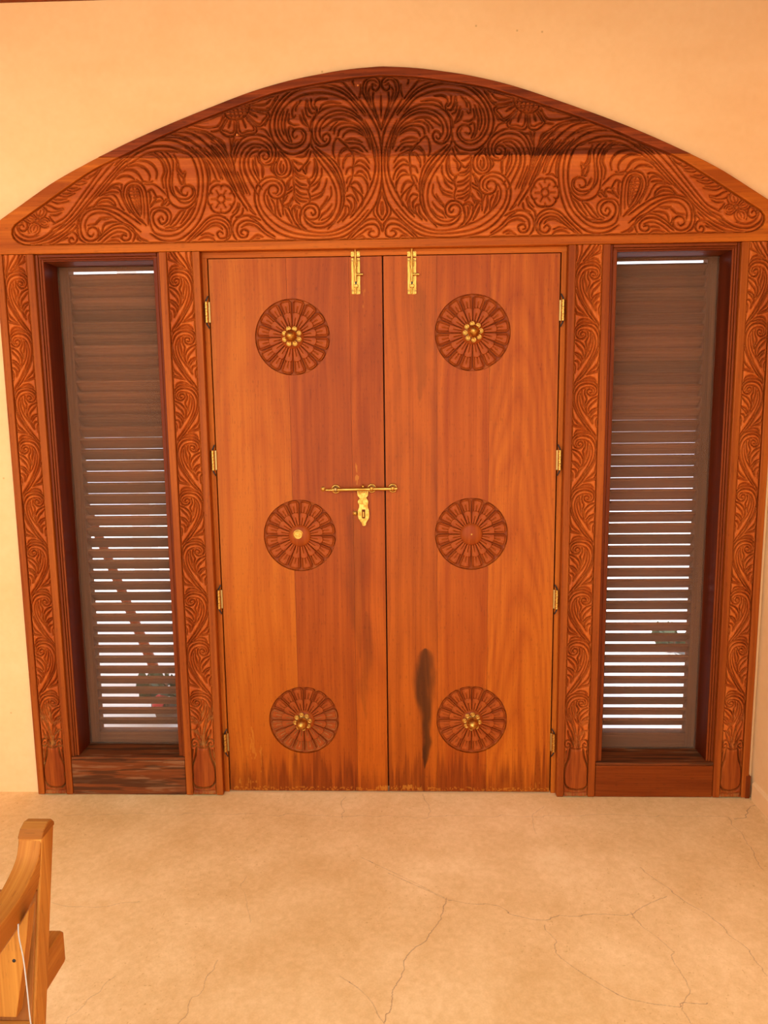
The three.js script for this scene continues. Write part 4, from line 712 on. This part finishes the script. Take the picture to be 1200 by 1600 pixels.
{ // long horizontal latch with its hasp
  const c8 = (x, y) => at(490 + x / 8, 720 + y / 8, ZD), g = sub('latch', doorL, [0, 0, ZD]); g.userData.label = 'long brass latch bar through three ring staples';
  const P = (n, geo, m = M.brass) => part(n, geo, m, g);
  const yb = c8(600, 350)[1], x0 = c8(240, 355)[0], x1 = c8(1045, 335)[0];
  P('bar', cylX(0.0068, x1 - x0).rotateZ(0.012).translate((x0 + x1) / 2, yb, 0.016)); P('bar_tip', cylX(0.0048, 0.026).translate(x0 - 0.012, yb - 0.002, 0.016));
  for (const px of [280, 728, 990]) {
    const q = c8(px, px === 280 ? 352 : px === 728 ? 342 : 340), tor = new THREE.TorusGeometry(0.0142, 0.0036, 12, 32).translate(q[0], q[1], 0.004); P('ring', tor);
    P('washer', lathe([[0, 0.002], [0.0125, 0.002], [0.013, 0]], 28).translate(q[0], q[1], 0), M.brassOld);
    const s = new THREE.SphereGeometry(0.0092, 24, 16); s.scale(0.95, 1.2, 1).translate(q[0], q[1], 0.0165); P('staple', s, px === 280 ? M.brassOld : M.brass);
  }
  const out = [[545, 372], [550, 430], [575, 465], [553, 510], [572, 560], [554, 630], [562, 715], [600, 770], [610, 800], [632, 812], [655, 800], [662, 765], [695, 710], [698, 640], [680, 560], [686, 505], [662, 460], [682, 430], [686, 372]].map(p => c8(...p));
  const s = new THREE.Shape(); s.moveTo(...out[0]); s.splineThru(out.slice(1).map(p => new THREE.Vector2(...p))); s.closePath();
  const hp = [[607, 615], [612, 606], [640, 606], [645, 615], [645, 708], [638, 716], [612, 716], [607, 708]].map(p => new THREE.Vector2(...c8(...p))); s.holes.push(new THREE.Path(hp));
  P('hasp', flatUV(new THREE.ExtrudeGeometry(s, { depth: 0.002, bevelEnabled: true, bevelSize: 0.0008, bevelThickness: 0.0008, bevelOffset: -0.0008, bevelSegments: 2, curveSegments: 6 }).translate(0, 0, 0.006)));
  const k = c8(626, 662); P('hasp_staple', new RoundedBoxGeometry(0.0075, 0.024, 0.012, 3, 0.003).translate(k[0], k[1] - 0.001, 0.008));
  const kb = c8(626, 320); P('rivet', new THREE.SphereGeometry(0.0065, 16, 12).translate(kb[0] - 0.002, kb[1] + 0.001, 0.010));
  P('hasp_hinge', cylX(0.0042, 0.034).translate(c8(615, 378)[0], c8(615, 384)[1], 0.0095));
  for (const [px, py, n] of [[120, 352, 'stud'], [520, 657, 'stud']]) { const q = c8(px, py), u = part(n, lathe([[0, 0.0065], [0.004, 0.006], [0.0062, 0.004], [0.007, 0.0026], [0.0092, 0.0022], [0.0098, 0]], 28), M.brass, doorL); u.position.set(q[0], q[1], ZD); }
}
// hinges
function hinge(door, s, px, py) {
  const q = at(px, py, -0.022), g = sub('hinge', door, [s * 0.6515, q[1], -0.024]);
  part('barrel', cylY(0.0068, 0.024).translate(0, 0.0253, 0), M.brass, g); part('barrel', cylY(0.0068, 0.024).translate(0, 0, 0), M.brass, g); part('barrel', cylY(0.0068, 0.024).translate(0, -0.0253, 0), M.brass, g);
  part('leaf', box(Math.min(0, -s * 0.013), Math.max(0, -s * 0.013), -0.037, 0.037, -0.008, -0.0045, 0.0006), M.brassOld, g);
  for (const e of [-1, 1]) { const c = new THREE.CatmullRomCurve3([[0, 0.036, 0], [-s * 0.001, 0.043, 0.001], [-s * 0.005, 0.050, 0.001], [-s * 0.008, 0.058, -0.002]].map(p => new THREE.Vector3(p[0], p[1] * e, p[2]))); part('hook', new THREE.TubeGeometry(c, 12, 0.0026, 10), M.iron, g); }
}
for (const [px, py] of [[317, 488], [332.5, 719.5], [343.5, 937], [352, 1161]]) hinge(doorL, -1, px, py);
for (const [px, py] of [[878.5, 484.5], [871, 719], [866.5, 937], [863.5, 1161]]) hinge(doorR, 1, px, py);
// door lining
{
  const t = setting('trim_7'); tag(t, 'plain door lining with head and two jambs inside the carved posts', 'door frame', null, 'structure');
  for (const s of [-1, 1]) { part('jamb', wood(box(Math.min(s * 0.6445, s * 0.6625), Math.max(s * 0.6445, s * 0.6625), 0.001, 2.099, -0.13, -0.034, 0.001), 'y'), M.frame, t); part('stop', wood(box(Math.min(s * 0.625, s * 0.6625), Math.max(s * 0.625, s * 0.6625), 0.001, 2.099, -0.13, -0.0765, 0), 'y'), M.jamb, t); }
  part('head', wood(box(-0.662, 0.662, 2.0795, 2.0998, -0.13, -0.031, 0.001), 'x'), M.frame, t); part('stop', wood(box(-0.662, 0.662, 2.055, 2.079, -0.13, -0.0765, 0), 'x'), M.jamb, t);
}

// ---------------------------------------------------------------- louvred side windows
const screenMat = new THREE.MeshStandardMaterial({ color: new THREE.Color().setRGB(0.24, 0.14, 0.07), roughness: 1, transparent: true, opacity: 0.15 });
const sillTex = texture(512, 512, (x, y) => { const s = fbm(x * 60, y * 16, 1301, 60, 16, 4), d = sstep(0.5, 0.62, fbm(x * 70, y * 26, 1311, 70, 26, 5)) * sstep(0.42, 0.6, fbm(x * 9, y * 14, 1315, 9, 14, 3)), k = sstep(0.52, 0.62, fbm(x * 40, y * 12, 1317, 40, 12, 4)); let c = [mix(92, 134, s), mix(44, 66, s), mix(16, 25, s)]; c = c.map((q, i) => mix(q, [150, 108, 70][i], d * 0.5)); return c.map((q, i) => mix(q, [60, 34, 14][i], k * 0.6)); });
M.sill = new THREE.MeshPhysicalMaterial({ map: sillTex, roughness: 0.75, specularIntensity: 0.2 });
M.jambShaded = woodMat(TX.dark, { color: new THREE.Color().setRGB(0.50, 0.27, 0.13), roughness: 0.4 });  // jamb wood with recess shade and darker varnish put into the colour
function windowBay(n, s, sillY, top, lbl) {
  const w = setting('window_' + n); tag(w, lbl, 'window', null, 'structure');
  const B = (x0, x1, y0, y1, z0, z1, r) => box(Math.min(s * x0, s * x1), Math.max(s * x0, s * x1), y0, y1, z0, z1, r);
  const xo = s > 0 ? 1.2695 : 1.2713, xi = 0.811;
  part('jamb', wood(B(1.243, xo, sillY, 2.0995, -0.20, -0.021, 0.002), 'y'), M.jambShaded, w); part('jamb', wood(B(xi, 0.838, sillY, 2.0995, -0.20, -0.021, 0.002), 'y'), M.jambShaded, w);
  part('head', wood(B(0.838, 1.243, 2.0745, 2.0995, -0.20, -0.021, 0.002), 'x'), M.jamb, w);
  for (const [a, b, z] of [[1.2605, xo, -0.012], [1.2525, 1.2595, -0.0155], [1.2435, 1.2515, -0.0185]]) part('moulding', wood(B(a, b, sillY, 2.0995, -0.03, z, 0.003), 'y'), M.jamb, w);
  for (const [a, b, z] of [[xi, 0.822, -0.012], [0.823, 0.838, -0.0175]]) part('moulding', wood(B(a, b, sillY, 2.0995, -0.03, z, 0.003), 'y'), M.jamb, w);
  for (const [a, b, z] of [[2.0885, 2.0995, -0.012], [2.081, 2.088, -0.0155], [2.0745, 2.0805, -0.0185]]) part('moulding', wood(B(0.823, 1.2595, a, b, -0.03, z, 0.0028), 'x'), M.jamb, w);
  const ap = wood(B(0.813, s > 0 ? 1.2685 : 1.2705, 0.002, sillY - 0.013, -0.07, -0.0045, 0.002), 'x'), sl = wood(B(0.8125, 1.2705, sillY - 0.0125, sillY, -0.215, -0.006, 0.003), 'x');
  part('apron', ap, s > 0 ? M.jambApron : M.sill, w, s > 0 ? 'plain brown board under the sill' : 'stained and scuffed board under the sill'); part('sill', sl, M.sill, w, 'dusty sill board');
  part('apron_core', wood(B(0.82, 1.262, 0.002, sillY - 0.013, -0.2, -0.071, 0), 'x'), M.jamb, w);
  part('mosquito_screen', B(0.8385, 1.2425, sillY + 0.001, 2.074, -0.1285, -0.1275, 0), screenMat, w, 'fine mosquito mesh stretched in front of the shutter');
  const sh = sub('shutter', w); sh.userData.label = 'louvred wooden shutter behind the mesh';
  const zf = -0.142, zb = -0.19;
  part('stile', wood(B(1.206, 1.2425, sillY + 0.001, 2.074, zb, zf, 0.002), 'y'), M.slat, sh); part('stile', wood(B(0.8385, 0.872, sillY + 0.001, 2.074, zb, zf, 0.002), 'y'), M.slat, sh);
  part('rail', wood(B(0.872, 1.206, top + 0.009, 2.074, -0.157, zf, 0.002), 'x'), M.slat, sh); part('rail', wood(B(0.872, 1.206, sillY + 0.001, 0.206, zb, zf, 0.002), 'x'), M.slat, sh);
  const geos = [0, 1, 2, 3, 4].map(k => wood(new RoundedBoxGeometry(0.334, 0.0125, 0.0594, 3, 0.0035), 'x', k * 0.37, k * 0.21));
  const rr = rng(40 + n), N = 41, pitch = (top - 0.2225) / N;
  for (let k = 0; k < N; k++) {
    const m = part('slat', geos[k % 5], M.slats[Math.floor(rr() * 5)], sh);
    m.position.set(s * 1.039, top - pitch * (k + 0.5) - 0.0005, -0.167); m.rotation.x = -(42 + (rr() - 0.5) * 3.0) * Math.PI / 180;
    m.rotation.z = (rr() - 0.5) * 0.004;
  }
}
M.jambApron = woodMat(TX.dark, { color: new THREE.Color().setRGB(1.0, 0.82, 0.3), roughness: 0.4 });
windowBay(1, -1, 0.160, 2.050, 'louvred side window over the stained, scuffed apron board'); windowBay(2, 1, 0.145, 2.054, 'louvred side window over the clean brown apron, nearest the wall corner');

// ---------------------------------------------------------------- the wooden bench that reaches into the corner of the picture
function atX(px, py, x) { const d = ray(px, py), t = (x - CAM.x) / d.x; return [CAM.z + t * d.z, CAM.y + t * d.y]; }   // [z, y]
{
  const zf = 1.52, RAKE = 0.25, pr = at(66, 1308, zf), pl = at(28, 1305, zf), xr = pr[0], xl = pl[0], ht = pr[1], dep = 0.05;
  const bench = thing('wooden_bench', 'honey coloured wooden bench end with a curved armrest', 'bench', [xl, 0, zf - dep]);
  const X = x => x - xl, Z = z => z - (zf - dep), W = xr - xl, lean = y => (ht - y) * RAKE;
  const slab = (pts, x0, x1, r = 0.003) => { const s = new THREE.Shape(pts.map(p => new THREE.Vector2(...p))); const g = new THREE.ExtrudeGeometry(s, { depth: x1 - x0 - 2 * r, bevelEnabled: true, bevelSize: r, bevelThickness: r, bevelOffset: -r, bevelSegments: 3, curveSegments: 8 }); return g.rotateY(-Math.PI / 2).translate(x1 - r, 0, 0); };
  // raked upright post with a rounded top
  const postPts = [[lean(0), 0.001], [dep + lean(0), 0.001], [dep, ht], [dep * 0.82, ht + 0.010], [dep * 0.5, ht + 0.016], [dep * 0.2, ht + 0.013], [0.001, ht + 0.002]];
  part('post', wood(slab(postPts, 0, W), 'y', 0.5, 0.3), M.pale, bench);
  part('post_end', wood(slab([[-0.0004, ht - 0.004], [dep + 0.0014, ht - 0.004], [dep + 0.0006, ht + 0.0012], [dep * 0.82, ht + 0.0114], [dep * 0.5, ht + 0.0174], [dep * 0.2, ht + 0.0144], [-0.0004, ht + 0.0034]], -0.0006, W + 0.0006, 0.0025), 'x'), M.paleEnd, bench, 'darker rounded end grain at the top of the post');
  // armrest swept towards the viewer
  const topE = [[66, 1308], [64.5, 1322], [61, 1342], [52, 1366], [35, 1399], [13, 1431], [0, 1447]].map(p => atX(p[0], p[1], xr)), botE = [[63.5, 1372], [60, 1388], [47, 1418], [28, 1451], [0, 1493]].map(p => atX(p[0], p[1], xr));
  const last = topE[topE.length - 1], prev = topE[topE.length - 2], dz = last[0] - prev[0], dy = last[1] - prev[1], lb = botE[botE.length - 1];
  const s = new THREE.Shape(); s.moveTo(topE[0][0] - 0.002, topE[0][1]); s.splineThru([...topE.slice(1), [last[0] + dz * 2, last[1] + dy * 1.6], [last[0] + dz * 6, last[1] + dy * 2.6]].map(p => new THREE.Vector2(...p)));
  s.lineTo(last[0] + dz * 6, last[1] + dy * 2.6 - 0.045); s.splineThru([[lb[0] + dz * 2, lb[1] + dy * 1.5], ...botE.slice().reverse()].map(p => new THREE.Vector2(...p))); s.lineTo(zf + 0.002, botE[0][1] - 0.004); s.lineTo(zf - 0.002, topE[0][1] - 0.004); s.closePath();
  const ag = new THREE.ExtrudeGeometry(s, { depth: W - 0.009, bevelEnabled: true, bevelSize: 0.003, bevelThickness: 0.003, bevelOffset: -0.003, bevelSegments: 3, curveSegments: 10 }); ag.rotateY(-Math.PI / 2).translate(W - 0.0045, 0, -(zf - dep));
  part('armrest', wood(ag, 'z', 0.2, 0.6), M.pale, bench);
  const endZ = last[0] + dz * 6, endY = last[1] + dy * 2.6;
  part('leg', wood(box(0.003, W - 0.003, 0.001, endY - 0.02, Z(endZ) - 0.05, Z(endZ), 0.004), 'y'), M.pale, bench);
  // dark board added as the post's shade; lighter board with a screw before it
  part('back_board', wood(slab([[dep + lean(0.32) + 0.001, 0.32], [dep + lean(0.32) + 0.006, 0.32], [dep + lean(botE[0][1] - 0.02) + 0.006, botE[0][1] - 0.02], [dep + lean(botE[0][1] - 0.02) + 0.001, botE[0][1] - 0.02]], -0.06, W - 0.004, 0.0015), 'y'), M.paleShade, bench, 'added dark board standing in for the shade under the armrest');
  const bz = zf + 0.10, bl = [[45, 1421], [41.5, 1467], [36, 1512], [25.5, 1590]].map(p => at(p[0], p[1], bz)), ul = [[28, 1449], [2, 1488], [-40, 1540]].map(p => at(p[0], p[1], bz));
  const bs = new THREE.Shape(); bs.moveTo(...bl[0]); for (const p of bl.slice(1)) bs.lineTo(...p); const e1 = bl[3]; bs.lineTo(e1[0] - 0.14, e1[1]); for (const p of ul.slice().reverse()) bs.lineTo(p[0], p[1]); bs.closePath();
  part('back_board', wood(new THREE.ExtrudeGeometry(bs, { depth: 0.020, bevelEnabled: true, bevelSize: 0.002, bevelThickness: 0.002, bevelOffset: -0.002, bevelSegments: 2 }).translate(-xl, 0, Z(bz) - 0.022), 'y'), M.pale, bench);
  const sc = at(22, 1501, bz); const screw = part('screw', screwGeo, M.iron, bench); screw.position.set(X(sc[0]), sc[1], Z(bz) + 0.0005);
  const ra = atX(82, 1475, xr), rb = atX(100.5, 1453, xr), rc = atX(82, 1537, xr), rd = atX(100.5, 1506, xr), ry1 = (ra[1] + rb[1]) / 2, ry0 = (rc[1] + rd[1]) / 2, rz = Z(rb[0]);
  part('side_rail', wood(slab([[rz + 0.008, ry1], [rz, ry1 - 0.008], [rz, ry0 + 0.004], [rz + 0.006, ry0], [dep + lean(ry0) - 0.004, ry0], [dep + lean(ry1) - 0.004, ry1]], 0.001, W - 0.001, 0.004), 'z'), M.pale, bench);
  const sy = at(10, 1578, bz)[1] - 0.034;
  part('seat', wood(box(-0.9, W - 0.002, sy - 0.024, sy, dep + lean(sy) + 0.006, Z(endZ) - 0.052, 0.003), 'x'), M.pale, bench);
  part('seat_rail', wood(box(0.002, W - 0.002, sy - 0.085, sy - 0.026, dep + lean(sy - 0.08), Z(endZ) - 0.048, 0.003), 'z'), M.pale, bench);
  part('post', wood(slab(postPts, -0.95, -0.9), 'y'), M.pale, bench); part('leg', wood(box(-0.95, -0.9, 0.001, endY - 0.02, Z(endZ) - 0.05, Z(endZ), 0.004), 'y'), M.pale, bench);
  // pale cord hanging from the armrest
  const cz = bz + 0.035, cp = [[28.5, 1444], [30, 1460], [36, 1500], [42, 1545], [48, 1590], [53, 1630]].map(p => at(p[0], p[1], cz));
  const cc = new THREE.CatmullRomCurve3(cp.map((p, i) => new THREE.Vector3(p[0] - cp[0][0], p[1] - cp[0][1], 0.002 * Math.sin(i * 2))));
  const cord = part('cord', new THREE.TubeGeometry(cc, 60, 0.0012, 8), new THREE.MeshStandardMaterial({ color: new THREE.Color().setRGB(0.55, 0.46, 0.34), roughness: 0.9 })); cord.position.set(cp[0][0], cp[0][1], cz);
  tag(cord, 'thin pale cord hanging from the armrest of the bench', 'cord');
}

// ---------------------------------------------------------------- outside, seen through the louvres, and the open court behind the viewer
const stoneTex = texture(512, 512, (x, y) => { const k = (fbm(x * 8, y * 8, 1501, 8, 8, 4) - 0.5) * 30; return [222 + k, 216 + k, 214 + k]; });
M.paving = new THREE.MeshStandardMaterial({ map: stoneTex, roughness: 0.85 });
tag(part('ground_front', planar(box(-14, 14, -0.35, -0.06, -16, ZW - TH, 0), 'xz', 3), M.paving), 'pale paved ground in front of the house', 'ground', null, 'structure');
tag(part('wall_boundary', planar(box(-14, 14, -0.06, 1.9, -9.3, -9, 0), 'xy', 3), M.paving), 'pale boundary wall across the front yard', 'wall', null, 'structure');
{ const p = setting('added_shade_roof'); tag(p, 'unseen flat porch roof added to shade the yard in front of the near shutter', 'roof', null, 'structure'); part('slab', planar(box(-6, -0.1, 2.75, 2.87, -4.4, ZW - TH - 0.001, 0), 'xz', 3), M.paving, p); for (const x of [-5.6, -2.4, -0.5]) part('post', planar(box(x - 0.09, x + 0.09, -0.06, 2.75, -4.3, -4.12, 0.01), 'xy', 3), M.paving, p); }  // unseen roof and posts, added to keep sun off the left yard
tag(part('ground_court', planar(box(-14, 14, -0.3, -0.03, ZB + 0.01, 22, 0), 'xz', 2.1), M.paving), 'sunlit cement court behind the open side of the room', 'ground', null, 'structure');
tag(part('wall_court', planar(box(-14, 14, -0.03, 3.4, 15, 15.3, 0), 'xy', 2.1), M.paving), 'sunlit plastered wall closing the court', 'wall', null, 'structure');
{ // timber prop leaning outside the left shutter
  const z = -1.3, a = at(118, 830, z), b = at(262, 1205, z), A = new THREE.Vector3(a[0], a[1], z - 0.25), B = new THREE.Vector3(b[0], Math.max(b[1], -0.06), z), D = B.clone().sub(A);
  const t = -(A.y + 0.055) / D.y, foot = A.clone().addScaledVector(D, t), topP = A.clone().addScaledVector(D, -0.9), L = topP.distanceTo(foot);
  const g = new THREE.CylinderGeometry(0.022, 0.028, L, 14, 6); const m = part('timber_prop', wood(g, 'y'), M.jamb); m.position.copy(foot).add(topP).multiplyScalar(0.5);
  m.quaternion.setFromUnitVectors(new THREE.Vector3(0, 1, 0), topP.clone().sub(foot).normalize()); tag(m, 'thin timber prop leaning outside the louvres of the shutter', 'pole');
}
M.leaf = new THREE.MeshStandardMaterial({ color: new THREE.Color().setRGB(0.05, 0.075, 0.03), roughness: 0.7, side: THREE.DoubleSide });
M.red = new THREE.MeshStandardMaterial({ color: new THREE.Color().setRGB(0.55, 0.04, 0.05), roughness: 0.6, side: THREE.DoubleSide });
M.clay = new THREE.MeshStandardMaterial({ color: new THREE.Color().setRGB(0.16, 0.09, 0.06), roughness: 0.85 });
function plant(name, label, x, z, pot, h, r, n, red, seed) {
  const t = thing(name, label, 'plant', [x, -0.06, z]), rr = rng(seed);
  if (pot) { part('pot', new THREE.LatheGeometry([[0, 0], [pot * 0.7, 0], [pot * 0.95, pot * 0.9], [pot * 1.05, pot * 0.92], [pot * 1.05, pot * 1.1], [pot * 0.9, pot * 1.1], [pot * 0.85, pot * 0.95], [0, pot * 0.9]].map(p => new THREE.Vector2(...p)), 28), M.clay, t); }
  const leaves = [], y0 = pot ? pot : 0, blade = (s) => { const g = new THREE.BufferGeometry(), p = [], ix = []; for (let i = 0; i <= 4; i++) { const v = i / 4, w = Math.sin(Math.PI * (0.08 + 0.9 * v)) * 0.26 * s; p.push(-w, v * s, -0.12 * v * v * s, 0, v * s, -0.12 * v * v * s + 0.03 * s * Math.sin(3 * v), w, v * s, -0.12 * v * v * s); if (i < 4) { const q = i * 3; ix.push(q, q + 1, q + 4, q, q + 4, q + 3, q + 1, q + 2, q + 5, q + 1, q + 5, q + 4); } } g.setAttribute('position', new THREE.Float32BufferAttribute(p, 3)); g.setIndex(ix); g.computeVertexNormals(); return g; };
  for (let i = 0; i < n; i++) { const g = blade(0.07 + rr() * 0.06), a = rr() * 6.283, d = Math.sqrt(rr()) * r, y = y0 + rr() * h; g.rotateX(0.3 + rr() * 1.1).rotateY(a).translate(Math.cos(a) * d, y, -Math.sin(a) * d); leaves.push(g); }
  part('foliage', mergeGeometries(leaves), M.leaf, t).userData.kind = 'stuff';
  part('stem', new THREE.CylinderGeometry(0.008, 0.012, h + 0.02, 8).translate(0, y0 + h / 2 - 0.01, 0), M.clay, t);
  for (let i = 0; i < red; i++) { const f = part('flower', new THREE.SphereGeometry(0.03, 12, 8).scale(1, 0.7, 1), M.red, t), a = rr() * 6.283; f.position.set(Math.cos(a) * r * 0.8, y0 + h * (0.3 + 0.5 * rr()), Math.sin(a) * r * 0.8); }
}
{ const p = at(262, 1120, -0.9); plant('potted_plant', 'dark leafy potted plant with red flowers outside the louvres', p[0], -0.9, 0.075, 0.11, 0.13, 70, 4, 51); }
{ const p = at(1052, 1020, -1.95); plant('shrub', 'low green shrub in the bright yard outside the far shutter', p[0], -1.95, 0, 0.09, 0.13, 60, 0, 53); }
scene.traverse(o => { if (o.isMesh) { o.castShadow = true; o.receiveShadow = true; } });
renderer.render(scene, camera);
